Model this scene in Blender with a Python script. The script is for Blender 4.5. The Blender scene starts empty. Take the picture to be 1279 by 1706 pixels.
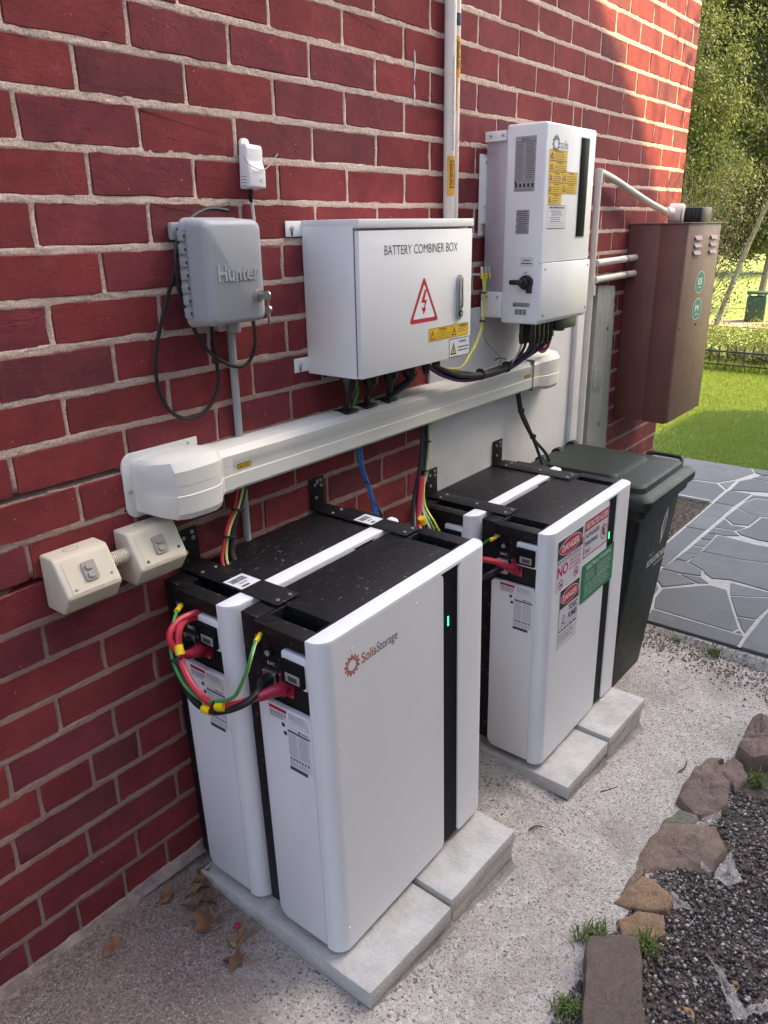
import bpy, bmesh, math, random
import numpy as np
from mathutils import Vector, Matrix, noise, Euler
from math import radians as R, sin, cos, pi

random.seed(7)
RNG = np.random.default_rng(11)
SC = bpy.context.scene
COL = SC.collection

# ------------------------------------------------------------------ camera, sky, sun, exposure
cam_d = bpy.data.cameras.new("camera")
cam = bpy.data.objects.new("camera", cam_d)
COL.objects.link(cam)
cam.location = (-0.86868, -1.37330, 1.49558)
cam.rotation_euler = Euler((1.2167840, 0.0167595, -0.9010797), 'XYZ')
cam_d.sensor_fit = 'HORIZONTAL'
cam_d.sensor_width = 36.0
cam_d.lens = 36.0 * 1283.2235 / 1279.0
cam_d.clip_start = 0.02
cam_d.clip_end = 500.0
SC.camera = cam

SUN_AZ, SUN_EL = R(50), R(45)          # azimuth measured from +x towards -y
to_sun = Vector((cos(SUN_EL) * cos(SUN_AZ), -cos(SUN_EL) * sin(SUN_AZ), sin(SUN_EL)))
world = bpy.data.worlds.new("World")
SC.world = world
world.use_nodes = True
wn = world.node_tree
wn.nodes.clear()
w_out = wn.nodes.new("ShaderNodeOutputWorld")
w_bg = wn.nodes.new("ShaderNodeBackground")
w_sky = wn.nodes.new("ShaderNodeTexSky")
w_sky.sky_type = 'NISHITA'
w_sky.sun_disc = False
w_sky.sun_elevation = SUN_EL
w_sky.sun_rotation = math.atan2(to_sun.x, to_sun.y)
w_sky.air_density = 1.0
w_sky.dust_density = 5.0
w_sky.ozone_density = 0.6
w_bg.inputs[1].default_value = 0.15
wn.links.new(w_sky.outputs[0], w_bg.inputs[0])
wn.links.new(w_bg.outputs[0], w_out.inputs[0])

sun_d = bpy.data.lights.new("sun", 'SUN')
sun_d.energy = 3.7
sun_d.angle = R(0.5)
sun_d.color = (1.0, 0.70, 0.32)
sun = bpy.data.objects.new("sun", sun_d)
COL.objects.link(sun)
sun.rotation_euler = (-to_sun).to_track_quat('-Z', 'Y').to_euler()

SC.view_settings.view_transform = 'Standard'
SC.view_settings.look = 'None'
SC.view_settings.gamma = 1.0
SC.view_settings.use_curve_mapping = False
SC.view_settings.exposure = 2.40
SC.view_settings.use_white_balance = True
SC.view_settings.white_balance_temperature = 6620
SC.view_settings.white_balance_tint = 10

# ------------------------------------------------------------------ materials
def _n(nt, t, **k):
    n = nt.nodes.new(t)
    for a, b in k.items():
        setattr(n, a, b)
    return n

def base_mat(name):
    m = bpy.data.materials.new(name)
    m.use_nodes = True
    nt = m.node_tree
    p = nt.nodes["Principled BSDF"]
    return m, nt, p

def mixc(nt, fac, a, b, blend='MIX'):
    n = _n(nt, "ShaderNodeMix", data_type='RGBA', blend_type=blend)
    for sock, v in ((n.inputs[0], fac), (n.inputs[6], a), (n.inputs[7], b)):
        if hasattr(v, "is_output"):
            nt.links.new(v, sock)
        elif isinstance(v, (int, float)):
            sock.default_value = v
        else:
            sock.default_value = (v[0], v[1], v[2], 1)
    return n.outputs[2]

def ramp(nt, src, a, b):
    n = _n(nt, "ShaderNodeMapRange")
    n.inputs[1].default_value = a
    n.inputs[2].default_value = b
    nt.links.new(src, n.inputs[0])
    return n.outputs[0]

def coords(nt, kind='Object', scale=(1, 1, 1), rnd=False):
    tc = _n(nt, "ShaderNodeTexCoord")
    mp = _n(nt, "ShaderNodeMapping")
    nt.links.new(tc.outputs[kind], mp.inputs[0])
    mp.inputs[3].default_value = scale
    if rnd:
        oi = _n(nt, "ShaderNodeObjectInfo")
        mu = _n(nt, "ShaderNodeMath", operation='MULTIPLY')
        mu.inputs[1].default_value = 37.0
        nt.links.new(oi.outputs['Random'], mu.inputs[0])
        cx = _n(nt, "ShaderNodeCombineXYZ")
        nt.links.new(mu.outputs[0], cx.inputs[0])
        nt.links.new(mu.outputs[0], cx.inputs[2])
        nt.links.new(cx.outputs[0], mp.inputs[1])
    return mp.outputs[0]

def nz(nt, vec, scale, detail=4, rough=.6, dist=0):
    n = _n(nt, "ShaderNodeTexNoise")
    n.inputs['Scale'].default_value = scale
    n.inputs['Detail'].default_value = detail
    n.inputs['Roughness'].default_value = rough
    n.inputs['Distortion'].default_value = dist
    nt.links.new(vec, n.inputs['Vector'])
    return n.outputs['Fac']

def vor(nt, vec, scale, out='Distance', feature='F1', rnd=1.0):
    n = _n(nt, "ShaderNodeTexVoronoi", feature=feature)
    n.inputs['Scale'].default_value = scale
    n.inputs['Randomness'].default_value = rnd
    nt.links.new(vec, n.inputs['Vector'])
    return n.outputs[out]

def bump(nt, p, h, strength, dist, prev=None):
    b = _n(nt, "ShaderNodeBump")
    b.inputs['Strength'].default_value = strength
    b.inputs['Distance'].default_value = dist
    nt.links.new(h, b.inputs['Height'])
    if prev is not None:
        nt.links.new(prev, b.inputs['Normal'])
    nt.links.new(b.outputs[0], p.inputs['Normal'])
    return b.outputs[0]

def rnd_val(nt):
    oi = _n(nt, "ShaderNodeObjectInfo")
    ge = _n(nt, "ShaderNodeNewGeometry")
    a = _n(nt, "ShaderNodeMath", operation='ADD')
    nt.links.new(oi.outputs['Random'], a.inputs[0])
    nt.links.new(ge.outputs['Random Per Island'], a.inputs[1])
    f = _n(nt, "ShaderNodeMath", operation='FRACT')
    nt.links.new(a.outputs[0], f.inputs[0])
    return f.outputs[0]

def mat(name, col, rough=.5, metal=0, var=.06, vscale=12, col2=None, bs=0, bscale=200, bd=.001, spec=.5, dirt=0, dcol=(.25, .2, .16), kind='Object', speck=None):
    """painted, moulded or bare surface with faint mottling, optional dirt and relief"""
    m, nt, p = base_mat(name)
    v = coords(nt, kind)
    f = nz(nt, v, vscale)
    c2 = col2 if col2 else tuple(c * (1 - 2.5 * var) for c in col)
    c = mixc(nt, ramp(nt, f, .3, .7), col, c2)
    if dirt:
        d = ramp(nt, nz(nt, v, 5, 6, .7, .4), .5, .78)
        dm = _n(nt, "ShaderNodeMath", operation='MULTIPLY')
        dm.inputs[1].default_value = dirt
        nt.links.new(d, dm.inputs[0])
        c = mixc(nt, dm.outputs[0], c, dcol)
    if speck:
        s = ramp(nt, nz(nt, v, speck[1], 2, .5), speck[2], speck[2] + .06)
        c = mixc(nt, s, c, speck[0])
    nt.links.new(c, p.inputs['Base Color'])
    p.inputs['Metallic'].default_value = metal
    p.inputs['Specular IOR Level'].default_value = spec
    rr = ramp(nt, nz(nt, v, vscale * 3), .2, .8)
    mr = _n(nt, "ShaderNodeMapRange")
    mr.inputs[3].default_value = max(rough - .08, .02)
    mr.inputs[4].default_value = min(rough + .08, 1)
    nt.links.new(rr, mr.inputs[0])
    nt.links.new(mr.outputs[0], p.inputs['Roughness'])
    if bs:
        bump(nt, p, nz(nt, v, bscale, 3), bs, bd)
    return m

def ink(name, col, rough=.5):
    m, nt, p = base_mat(name)
    v = coords(nt)
    c = mixc(nt, nz(nt, v, 60), col, tuple(x * .88 for x in col))
    nt.links.new(c, p.inputs['Base Color'])
    p.inputs['Roughness'].default_value = rough
    return m

def brick_mat(name, c1, c2, c3):
    m, nt, p = base_mat(name)
    v = coords(nt, 'Object', rnd=True)
    r = rnd_val(nt)
    a = mixc(nt, r, c1, c2)
    b = mixc(nt, ramp(nt, nz(nt, v, 14, 5, .65, .3), .42, .72), a, c3)
    vs = coords(nt, 'Object', (1, 1, 2.5), rnd=True)
    scr = ramp(nt, nz(nt, vs, 55, 6, .75), .57, .74)
    b = mixc(nt, scr, b, tuple(x * .62 for x in c1))
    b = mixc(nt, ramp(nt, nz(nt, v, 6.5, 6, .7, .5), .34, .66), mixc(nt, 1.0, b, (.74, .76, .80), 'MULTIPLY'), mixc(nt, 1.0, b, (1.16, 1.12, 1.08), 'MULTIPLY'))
    sp = ramp(nt, nz(nt, v, 150, 2, .4), .745, .78)
    b = mixc(nt, sp, b, (.55, .45, .42))
    nt.links.new(b, p.inputs['Base Color'])
    p.inputs['Roughness'].default_value = .78
    p.inputs['Specular IOR Level'].default_value = .16
    vl = coords(nt, 'Object', (.6, 1, 1.3), rnd=True)
    n1 = bump(nt, p, nz(nt, vl, 24, 9, .68), .6, .005)
    wv = coords(nt, 'Object', (.55, 1, 1.7), rnd=True)
    def hair(sc_, wid, gs, g0):
        f_ = nz(nt, wv, sc_, 5, .62, .9)
        s_ = _n(nt, "ShaderNodeMath", operation='SUBTRACT')
        nt.links.new(f_, s_.inputs[0]); s_.inputs[1].default_value = .5
        ab = _n(nt, "ShaderNodeMath", operation='ABSOLUTE')
        nt.links.new(s_.outputs[0], ab.inputs[0])
        ln_ = ramp(nt, ab.outputs[0], .0, wid)
        gt = ramp(nt, nz(nt, v, gs, 3), g0, g0 + .07)
        iv_ = _n(nt, "ShaderNodeMath", operation='SUBTRACT')
        iv_.inputs[0].default_value = 1
        nt.links.new(gt, iv_.inputs[1])
        mm = _n(nt, "ShaderNodeMath", operation='MAXIMUM')
        nt.links.new(ln_, mm.inputs[0]); nt.links.new(iv_.outputs[0], mm.inputs[1])
        return mm
    mx = hair(9, .010, 12, .545)
    n2 = bump(nt, p, mx.outputs[0], .45, .0022, n1)
    pits = ramp(nt, nz(nt, v, 95, 2, .5), .66, .74)
    pv = _n(nt, "ShaderNodeMath", operation='SUBTRACT')
    pv.inputs[0].default_value = 1
    nt.links.new(pits, pv.inputs[1])
    n3 = bump(nt, p, pv.outputs[0], .5, .002, n2)
    bump(nt, p, nz(nt, v, 300, 4), .35, .0012, n3)
    # hairline cracks, chips down to pale clay, grey lime bloom and rubbed mortar
    ck = _n(nt, "ShaderNodeMath", operation='SUBTRACT')
    ck.inputs[0].default_value = 1
    nt.links.new(mx.outputs[0], ck.inputs[1])
    ckm = _n(nt, "ShaderNodeMath", operation='MULTIPLY')
    ckm.inputs[1].default_value = .55
    nt.links.new(ck.outputs[0], ckm.inputs[0])
    cf = mixc(nt, ckm.outputs[0], b, (.06, .02, .022))
    bl = ramp(nt, nz(nt, v, 7, 7, .75, .6), .60, .80)
    bm_ = _n(nt, "ShaderNodeMath", operation='MULTIPLY')
    bm_.inputs[1].default_value = .32
    nt.links.new(bl, bm_.inputs[0])
    cf = mixc(nt, bm_.outputs[0], cf, (.33, .19, .18))
    chip = ramp(nt, nz(nt, v, 40, 4, .65), .705, .73)
    cf = mixc(nt, chip, cf, (.40, .20, .16))
    nt.links.new(cf, p.inputs['Base Color'])
    return m

def mortar_mat():
    m, nt, p = base_mat("sandy_mortar")
    v = coords(nt)
    c = mixc(nt, ramp(nt, nz(nt, v, 3, 4), .35, .65), (.52, .385, .325), (.40, .295, .248))
    ps = _n(nt, "ShaderNodeSeparateXYZ")
    nt.links.new(v, ps.inputs[0])
    ma = _n(nt, "ShaderNodeMath", operation='MULTIPLY_ADD')
    nt.links.new(nz(nt, v, 2.6, 7, .7, .5), ma.inputs[0])
    ma.inputs[1].default_value = -1.6
    nt.links.new(ps.outputs[2], ma.inputs[2])
    grime = ramp(nt, ma.outputs[0], .62, .02)
    gm = _n(nt, "ShaderNodeMath", operation='MULTIPLY')
    gm.inputs[1].default_value = .88
    nt.links.new(grime, gm.inputs[0])
    c = mixc(nt, ramp(nt, nz(nt, v, 240, 2), .35, .7), c, (.70, .59, .51))
    c = mixc(nt, ramp(nt, nz(nt, v, 130, 4), .55, .70), c, (.34, .23, .19))
    c = mixc(nt, ramp(nt, nz(nt, v, 13, 6, .7), .58, .76), c, (.33, .12, .11))
    c = mixc(nt, gm.outputs[0], c, mixc(nt, nz(nt, v, 90, 4), (.185, .112, .098), (.32, .205, .178)))
    nt.links.new(c, p.inputs['Base Color'])
    p.inputs['Roughness'].default_value = .95
    n1 = bump(nt, p, nz(nt, v, 320, 3), .8, .002)
    bump(nt, p, nz(nt, v, 60, 4), .6, .004, n1)
    return m

def aggregate_mat():
    """weathered exposed-aggregate concrete with soil and algae stains"""
    m, nt, p = base_mat("exposed_aggregate_concrete")
    v = coords(nt)
    def layer(sc_):
        col = vor(nt, v, sc_, 'Color')
        sep = _n(nt, "ShaderNodeSeparateColor")
        nt.links.new(col, sep.inputs[0])
        w = mixc(nt, sep.outputs[0], (.37, .345, .305), (.58, .55, .505))
        w = mixc(nt, ramp(nt, sep.outputs[2], .80, .84), w, (.46, .37, .30))
        return mixc(nt, ramp(nt, sep.outputs[1], .85, .89), w, (.115, .10, .092))
    d = vor(nt, v, 155, 'Distance')
    d2 = vor(nt, v, 430, 'Distance')
    mixm = ramp(nt, nz(nt, v, 60, 3), .44, .56)
    st = mixc(nt, mixm, layer(155), layer(430))
    fine = mixc(nt, ramp(nt, nz(nt, v, 300, 3, .7), .57, .70), st, (.27, .235, .20))
    dm_ = mixc(nt, mixm, d, d2)
    pit = mixc(nt, ramp(nt, nz(nt, v, 110, 5, .8), .555, .66), fine, (.17, .145, .12))
    big = ramp(nt, nz(nt, v, 3.4, 8, .72, .4), .47, .66)
    c = mixc(nt, big, pit, mixc(nt, .66, pit, (.22, .19, .155)))
    # soil lies along the wall foot, where it has been washed and trodden in
    pos = _n(nt, "ShaderNodeSeparateXYZ")
    nt.links.new(v, pos.inputs[0])
    ln = _n(nt, "ShaderNodeMath", operation='MULTIPLY_ADD')       # y - 0.55*x
    nt.links.new(pos.outputs[0], ln.inputs[0])
    ln.inputs[1].default_value = -.62
    nt.links.new(pos.outputs[1], ln.inputs[2])
    wob = _n(nt, "ShaderNodeMath", operation='MULTIPLY_ADD')
    nt.links.new(nz(nt, v, 5, 6, .7), wob.inputs[0])
    wob.inputs[1].default_value = .5
    nt.links.new(ln.outputs[0], wob.inputs[2])
    near = ramp(nt, wob.outputs[0], -.26, .10)
    soil = mixc(nt, ramp(nt, nz(nt, v, 150, 6, .8), .38, .64), (.085, .056, .047), (.40, .305, .265))
    sm = _n(nt, "ShaderNodeMath", operation='MULTIPLY')
    nt.links.new(near, sm.inputs[0])
    sm.inputs[1].default_value = .93
    c = mixc(nt, sm.outputs[0], c, soil)
    alg = ramp(nt, nz(nt, v, 4.2, 7, .75, .6), .55, .72)
    am = _n(nt, "ShaderNodeMath", operation='MULTIPLY')
    nt.links.new(alg, am.inputs[0])
    am.inputs[1].default_value = .55
    c = mixc(nt, am.outputs[0], c, (.19, .21, .11))
    nt.links.new(c, p.inputs['Base Color'])
    p.inputs['Roughness'].default_value = .92
    n1 = bump(nt, p, dm_, .6, -.0025)
    bump(nt, p, nz(nt, v, 420, 3), .5, .0015, n1)
    return m

def slate_mat():
    m, nt, p = base_mat("blue_grey_slate")
    v = coords(nt)
    r = rnd_val(nt)
    c = mixc(nt, r, (.070, .076, .082), (.112, .116, .118))
    c = mixc(nt, ramp(nt, nz(nt, v, 7, 6, .65, .5), .45, .75), c, (.075, .075, .07))
    c = mixc(nt, ramp(nt, nz(nt, v, 9, 7, .7), .58, .80), c, (.125, .118, .105))
    nt.links.new(c, p.inputs['Base Color'])
    p.inputs['Roughness'].default_value = .66
    p.inputs['Specular IOR Level'].default_value = .35
    n1 = bump(nt, p, nz(nt, v, 22, 7, .6), .5, .004)
    bump(nt, p, nz(nt, v, 180, 3), .25, .001, n1)
    return m

def rock_mat(name, a, b, c3):
    m, nt, p = base_mat(name)
    v = coords(nt, 'Object', rnd=True)
    c = mixc(nt, ramp(nt, nz(nt, v, 11, 7, .7, 1.2), .36, .62), a, b)
    c = mixc(nt, ramp(nt, nz(nt, v, 34, 6, .7, .4), .55, .7), c, c3)
    c = mixc(nt, ramp(nt, nz(nt, v, 60, 6, .75), .62, .80), c, (.36, .32, .27))
    nt.links.new(c, p.inputs['Base Color'])
    p.inputs['Roughness'].default_value = .85
    vs = coords(nt, 'Object', (1, 2.2, .7), rnd=True)
    vn_ = nz(nt, vs, 9, 6, .65, 1.4)
    vs_ = _n(nt, "ShaderNodeMath", operation='SUBTRACT')
    vs_.inputs[1].default_value = .5
    nt.links.new(vn_, vs_.inputs[0])
    va = _n(nt, "ShaderNodeMath", operation='ABSOLUTE')
    nt.links.new(vs_.outputs[0], va.inputs[0])
    vein = ramp(nt, va.outputs[0], .0, .02)
    c = mixc(nt, vein, mixc(nt, .5, c, c3), c)
    st = nz(nt, vs, 46, 7, .75, 1.5)
    c = mixc(nt, ramp(nt, st, .50, .72), c, tuple(x * .55 for x in a))
    nt.links.new(c, p.inputs['Base Color'])
    n0 = bump(nt, p, vein, .5, .004)
    n00 = bump(nt, p, st, .8, .006, n0)
    n1 = bump(nt, p, nz(nt, v, 30, 8, .7, .3), 1.0, .010, n00)
    bump(nt, p, nz(nt, v, 240, 3), .4, .0012, n1)
    return m

def leafy(name, cols, trans=.35, rough=.55):
    m, nt, p = base_mat(name)
    r = rnd_val(nt)
    cr = _n(nt, "ShaderNodeValToRGB")
    el = cr.color_ramp.elements
    while len(el) < len(cols):
        el.new(.5)
    for i, c in enumerate(cols):
        el[i].position = i / (len(cols) - 1)
        el[i].color = (*c, 1)
    nt.links.new(r, cr.inputs[0])
    nt.links.new(cr.outputs[0], p.inputs['Base Color'])
    p.inputs['Roughness'].default_value = rough
    p.inputs['Specular IOR Level'].default_value = .12
    tr = _n(nt, "ShaderNodeBsdfTranslucent")
    hs = _n(nt, "ShaderNodeHueSaturation")
    hs.inputs['Value'].default_value = 1.0
    nt.links.new(cr.outputs[0], hs.inputs['Color'])
    nt.links.new(hs.outputs[0], tr.inputs[0])
    mx = _n(nt, "ShaderNodeMixShader")
    mx.inputs[0].default_value = trans
    nt.links.new(p.outputs[0], mx.inputs[1])
    nt.links.new(tr.outputs[0], mx.inputs[2])
    nt.links.new(mx.outputs[0], nt.nodes["Material Output"].inputs[0])
    return m

def lawn_mat():
    m, nt, p = base_mat("lawn_turf")
    v = coords(nt)
    c = mixc(nt, ramp(nt, nz(nt, v, 2.2, 6), .35, .65), (.125, .19, .032), (.17, .225, .05))
    c = mixc(nt, ramp(nt, nz(nt, v, 40, 4), .45, .7), c, (.065, .115, .02))
    nt.links.new(c, p.inputs['Base Color'])
    p.inputs['Roughness'].default_value = .9
    bump(nt, p, nz(nt, v, 60, 5), .8, .03)
    return m

def plastic_film():
    m, nt, p = base_mat("torn_clear_film")
    v = coords(nt)
    c = mixc(nt, nz(nt, v, 30, 5), (.62, .58, .55), (.40, .36, .33))
    nt.links.new(c, p.inputs['Base Color'])
    p.inputs['Roughness'].default_value = .3
    a = ramp(nt, nz(nt, v, 24, 4), .2, .8)
    mr = _n(nt, "ShaderNodeMapRange")
    mr.inputs[3].default_value = .18
    mr.inputs[4].default_value = .55
    nt.links.new(a, mr.inputs[0])
    nt.links.new(mr.outputs[0], p.inputs['Alpha'])
    bump(nt, p, nz(nt, v, 45, 5), .6, .006)
    return m

def glow(name, col, e):
    m, nt, p = base_mat(name)
    p.inputs['Base Color'].default_value = (*col, 1)
    p.inputs['Emission Color'].default_value = (*col, 1)
    p.inputs['Emission Strength'].default_value = e
    return m

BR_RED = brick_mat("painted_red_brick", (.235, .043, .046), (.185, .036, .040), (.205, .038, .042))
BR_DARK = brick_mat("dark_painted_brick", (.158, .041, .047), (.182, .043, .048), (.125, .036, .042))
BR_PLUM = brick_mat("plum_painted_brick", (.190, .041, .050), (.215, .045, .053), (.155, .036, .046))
MORTAR = mortar_mat()
CONC = aggregate_mat()
SLATE = slate_mat()
GROUT = mat("pale_paving_mortar", (.36, .355, .335), .9, var=.1, vscale=40, bs=.7, bscale=150, bd=.003)
SLAB = mat("grey_cast_concrete", (.58, .555, .52), .88, col2=(.44, .42, .39), vscale=14, bs=1, bscale=110, bd=.004, dirt=.75, dcol=(.27, .245, .21))
WFOOT = mat("dirty_wall_foot_mortar", (.42, .335, .30), .95, col2=(.20, .145, .125), vscale=26, bs=1, bscale=120, bd=.005, dirt=.6, dcol=(.14, .10, .085))
FOOT = mat("rough_bedding_mortar", (.33, .31, .285), .95, var=.14, vscale=16, bs=.9, bscale=90, bd=.005, dirt=.5, dcol=(.2, .18, .14))
WHITE = mat("white_powder_coat", (.80, .81, .82), .38, var=.012, vscale=5, bs=.10, bscale=900, bd=.0004, dirt=.05)
COVER = mat("white_satin_cover", (.78, .79, .81), .34, var=.015, vscale=4, bs=.10, bscale=1100, bd=.0004, dirt=.13, dcol=(.60, .585, .56))
OFFW = mat("off_white_plastic", (.74, .74, .69), .45, var=.03, vscale=6, dirt=.18, dcol=(.5, .47, .4), bs=.05)
PVC = mat("white_pvc_pipe", (.79, .74, .66), .42, var=.03, vscale=9, dirt=.15, dcol=(.5, .45, .4))
CREAM = mat("aged_cream_plastic", (.66, .60, .48), .5, var=.05, vscale=8, dirt=.35, dcol=(.44, .38, .30))
GREYP = mat("grey_moulded_plastic", (.36, .38, .41), .5, var=.03, vscale=7, dirt=.15, dcol=(.3, .28, .27), bs=.15, bscale=600, bd=.0006)
GREYB = mat("grey_brown_switch_plastic", (.36, .32, .29), .5)
BLACK = mat("black_powder_coat", (.008, .008, .010), .5, var=.2, vscale=20, bs=.3, bscale=700, bd=.0006, dirt=.10, dcol=(.05, .046, .04), speck=((.11, .098, .085), 95, .665), spec=.3)
BLKP = mat("black_plastic", (.014, .014, .016), .4, var=.1, vscale=20, dirt=.10, dcol=(.05, .05, .05))
BLKG = mat("black_gloss_strip", (.010, .011, .013), .5, var=.05, spec=.08)
RUBBER = mat("black_cable_sheath", (.014, .014, .015), .5, var=.1, vscale=40)
REDC = mat("red_cable_sheath", (.47, .024, .045), .42, var=.05, vscale=30)
REDB = mat("crimson_rubber_boot", (.36, .014, .055), .45, var=.05, vscale=30)
GREENC = mat("green_cable_sheath", (.045, .26, .06), .45, var=.05, vscale=30)
YELC = mat("yellow_wire_sheath", (.62, .58, .05), .45, var=.05, vscale=30)
LIMEC = mat("pale_lime_wire", (.55, .60, .20), .45, var=.05, vscale=30)
BLUEC = mat("blue_data_cable", (.03, .16, .50), .42, var=.05, vscale=30)
PURP = mat("purple_cable_sheath", (.085, .018, .085), .45, var=.05, vscale=30)
GREYC = mat("grey_conduit_plastic", (.34, .36, .36), .5, var=.04)
YTAG = mat("yellow_cable_marker", (.80, .58, .01), .4, var=.03)
STEEL = mat("zinc_plated_steel", (.55, .55, .54), .35, 1.0, var=.05)
ALU = mat("mauve_grey_aluminium", (.47, .43, .47), .42, .35, var=.05, vscale=14)
CEMENT = mat("painted_cement_sheet", (.66, .66, .655), .75, var=.05, vscale=5, dirt=.22, dcol=(.48, .46, .43), bs=.3, bscale=140, bd=.0008)
TRIM = mat("white_painted_batten", (.72, .71, .69), .55, var=.04, vscale=6, dirt=.15)
PLANK = mat("weathered_green_grey_timber", (.33, .345, .31), .8, col2=(.27, .285, .25), vscale=7, bs=.7, bscale=60, bd=.003, dirt=.3, dcol=(.15, .14, .12))
METER = mat("red_brown_painted_steel", (.185, .075, .058), .48, var=.07, vscale=7, bs=.12, bscale=300, bd=.0006, dirt=.16, dcol=(.20, .115, .085))
METERL = mat("worn_brown_painted_lid", (.225, .125, .092), .5, var=.1, vscale=6, bs=.12, bscale=300, bd=.0006, dirt=.35, dcol=(.21, .15, .115))
BIN = mat("dark_green_bin_plastic", (.012, .018, .015), .5, var=.1, vscale=9, bs=.22, bscale=420, bd=.0008, dirt=.18, dcol=(.05, .05, .044), spec=.3)
BINLID = mat("faded_green_lid_plastic", (.024, .032, .025), .5, var=.1, vscale=8, bs=.2, bscale=380, bd=.0008, dirt=.25, dcol=(.045, .045, .037), spec=.22)
SOIL = mat("dark_garden_soil", (.055, .042, .034), .95, var=.15, vscale=40, bs=1, bscale=80, bd=.01, col2=(.11, .085, .065))
TWIG = mat("dry_twig_bark", (.12, .085, .06), .9, var=.15, vscale=60)
BARK = mat("pale_gum_bark", (.24, .205, .165), .85, col2=(.13, .11, .085), vscale=5, bs=.6, bscale=40, bd=.02)
IRON = mat("black_iron", (.015, .016, .016), .5)
PARKG = mat("park_bin_green", (.014, .06, .035), .45, var=.1)
PATHD = mat("pale_dirt_path", (.36, .26, .20), .95, var=.1, vscale=3)
HOUSE = mat("pale_weatherboard", (.55, .53, .49), .7, var=.04)
ROOF = mat("grey_roof_sheet", (.20, .20, .21), .5, var=.05)
LAWN = lawn_mat()
GRASS = leafy("lawn_grass_blade", [(.125, .205, .03), (.185, .255, .045), (.155, .23, .037), (.24, .285, .075)], .4)
TUFTM = leafy("tuft_grass_blade", [(.08, .13, .03), (.14, .19, .05), (.20, .22, .09), (.10, .16, .04)], .3)
LEAF1 = leafy("gum_leaf", [(.034, .050, .016), (.066, .084, .026), (.050, .066, .022), (.105, .118, .040)], .35)
LEAF2 = leafy("bright_leaf", [(.045, .068, .018), (.080, .108, .026), (.062, .088, .022), (.130, .148, .045)], .4)
LEAF3 = leafy("dark_leaf", [(.030, .045, .014), (.055, .068, .020), (.042, .058, .018), (.075, .085, .026)], .3)
LEAFB = leafy("hedge_leaf", [(.09, .125, .028), (.13, .165, .042), (.11, .145, .035), (.18, .20, .06)], .4)
DRYL = leafy("brown_dry_leaf", [(.26, .15, .085), (.34, .18, .09), (.20, .115, .075), (.40, .23, .12)], .15, .7)
TANL = leafy("tan_fallen_leaf", [(.42, .24, .10), (.46, .28, .12)], .15, .6)
ROCKA = rock_mat("orange_brown_stone", (.30, .185, .11), (.38, .235, .125), (.25, .21, .165))
ROCKB = rock_mat("purple_red_stone", (.19, .14, .115), (.25, .165, .13), (.27, .235, .195))
ROCKC = rock_mat("mossy_grey_stone", (.20, .185, .14), (.15, .15, .10), (.26, .23, .18))
ROCKD = rock_mat("brown_stone", (.22, .16, .12), (.29, .20, .145), (.20, .155, .13))
ROCKE = rock_mat("damp_brown_block_stone", (.15, .115, .09), (.185, .125, .10), (.12, .105, .082))
FILM = plastic_film()
LED = glow("green_led", (.05, .9, .25), .8)
PAPER = ink("white_label_vinyl", (.74, .74, .77))
LILAC = ink("pale_label_vinyl", (.66, .65, .72))
SILVER = ink("grey_metal_label", (.36, .35, .37), .4)
I_BLACK = ink("black_ink", (.012, .012, .014))
I_DARK = ink("dark_grey_ink", (.06, .06, .075))
I_GREY = ink("grey_ink", (.24, .24, .27))
I_RED = ink("red_ink", (.50, .012, .035))
I_ORED = ink("orange_red_ink", (.48, .11, .06))
I_YEL = ink("yellow_vinyl", (.78, .50, .012))
I_ORANGE = ink("orange_tape", (.80, .42, .05))
I_GREEN = ink("green_vinyl", (.012, .19, .085))
I_TEAL = ink("teal_vinyl", (.02, .24, .19))
I_LIME = ink("lime_ink", (.52, .62, .06))
I_NAVY = ink("navy_ink", (.03, .05, .14))
I_WHITE = ink("white_ink", (.80, .80, .80))
def pebble_mat():
    m, nt, p = base_mat("mixed_gravel")
    r = rnd_val(nt)
    cr = _n(nt, "ShaderNodeValToRGB")
    cr.color_ramp.interpolation = 'CONSTANT'
    el = cr.color_ramp.elements
    stops = [(0, (.034, .028, .026)), (.22, (.060, .047, .043)), (.42, (.10, .078, .070)), (.56, (.085, .042, .042)),
             (.66, (.16, .13, .115)), (.76, (.28, .235, .205)), (.86, (.42, .38, .34)), (.955, (.62, .58, .53))]
    while len(el) < len(stops):
        el.new(.5)
    for e, (pos, c) in zip(el, stops):
        e.position = pos
        e.color = (*c, 1)
    nt.links.new(r, cr.inputs[0])
    v = coords(nt)
    c = mixc(nt, ramp(nt, nz(nt, v, 200, 3), .4, .7), cr.outputs[0], mixc(nt, .5, cr.outputs[0], (.12, .1, .09)))
    nt.links.new(c, p.inputs['Base Color'])
    p.inputs['Roughness'].default_value = .7
    return m
PEB = pebble_mat()
CRUMB = mat("earthy_rubble", (.30, .24, .19), .95, col2=(.11, .085, .065), vscale=45)
def pale_grain():
    m, nt, p = base_mat("pale_path_grains")
    r = rnd_val(nt)
    cr = _n(nt, "ShaderNodeValToRGB")
    cr.color_ramp.interpolation = 'CONSTANT'
    el = cr.color_ramp.elements
    st = [(0, (.16, .145, .13)), (.10, (.32, .285, .25)), (.30, (.52, .485, .44)), (.62, (.58, .55, .51)), (.93, (.40, .28, .22))]
    while len(el) < len(st): el.new(.5)
    for e, (q_, c_) in zip(el, st):
        e.position = q_; e.color = (*c_, 1)
    nt.links.new(r, cr.inputs[0])
    v = coords(nt)
    c_ = mixc(nt, nz(nt, v, 300, 3), cr.outputs[0], mixc(nt, .35, cr.outputs[0], (.2, .18, .16)))
    nt.links.new(c_, p.inputs['Base Color'])
    p.inputs['Roughness'].default_value = .85
    return m
PGRAIN = pale_grain()
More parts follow.
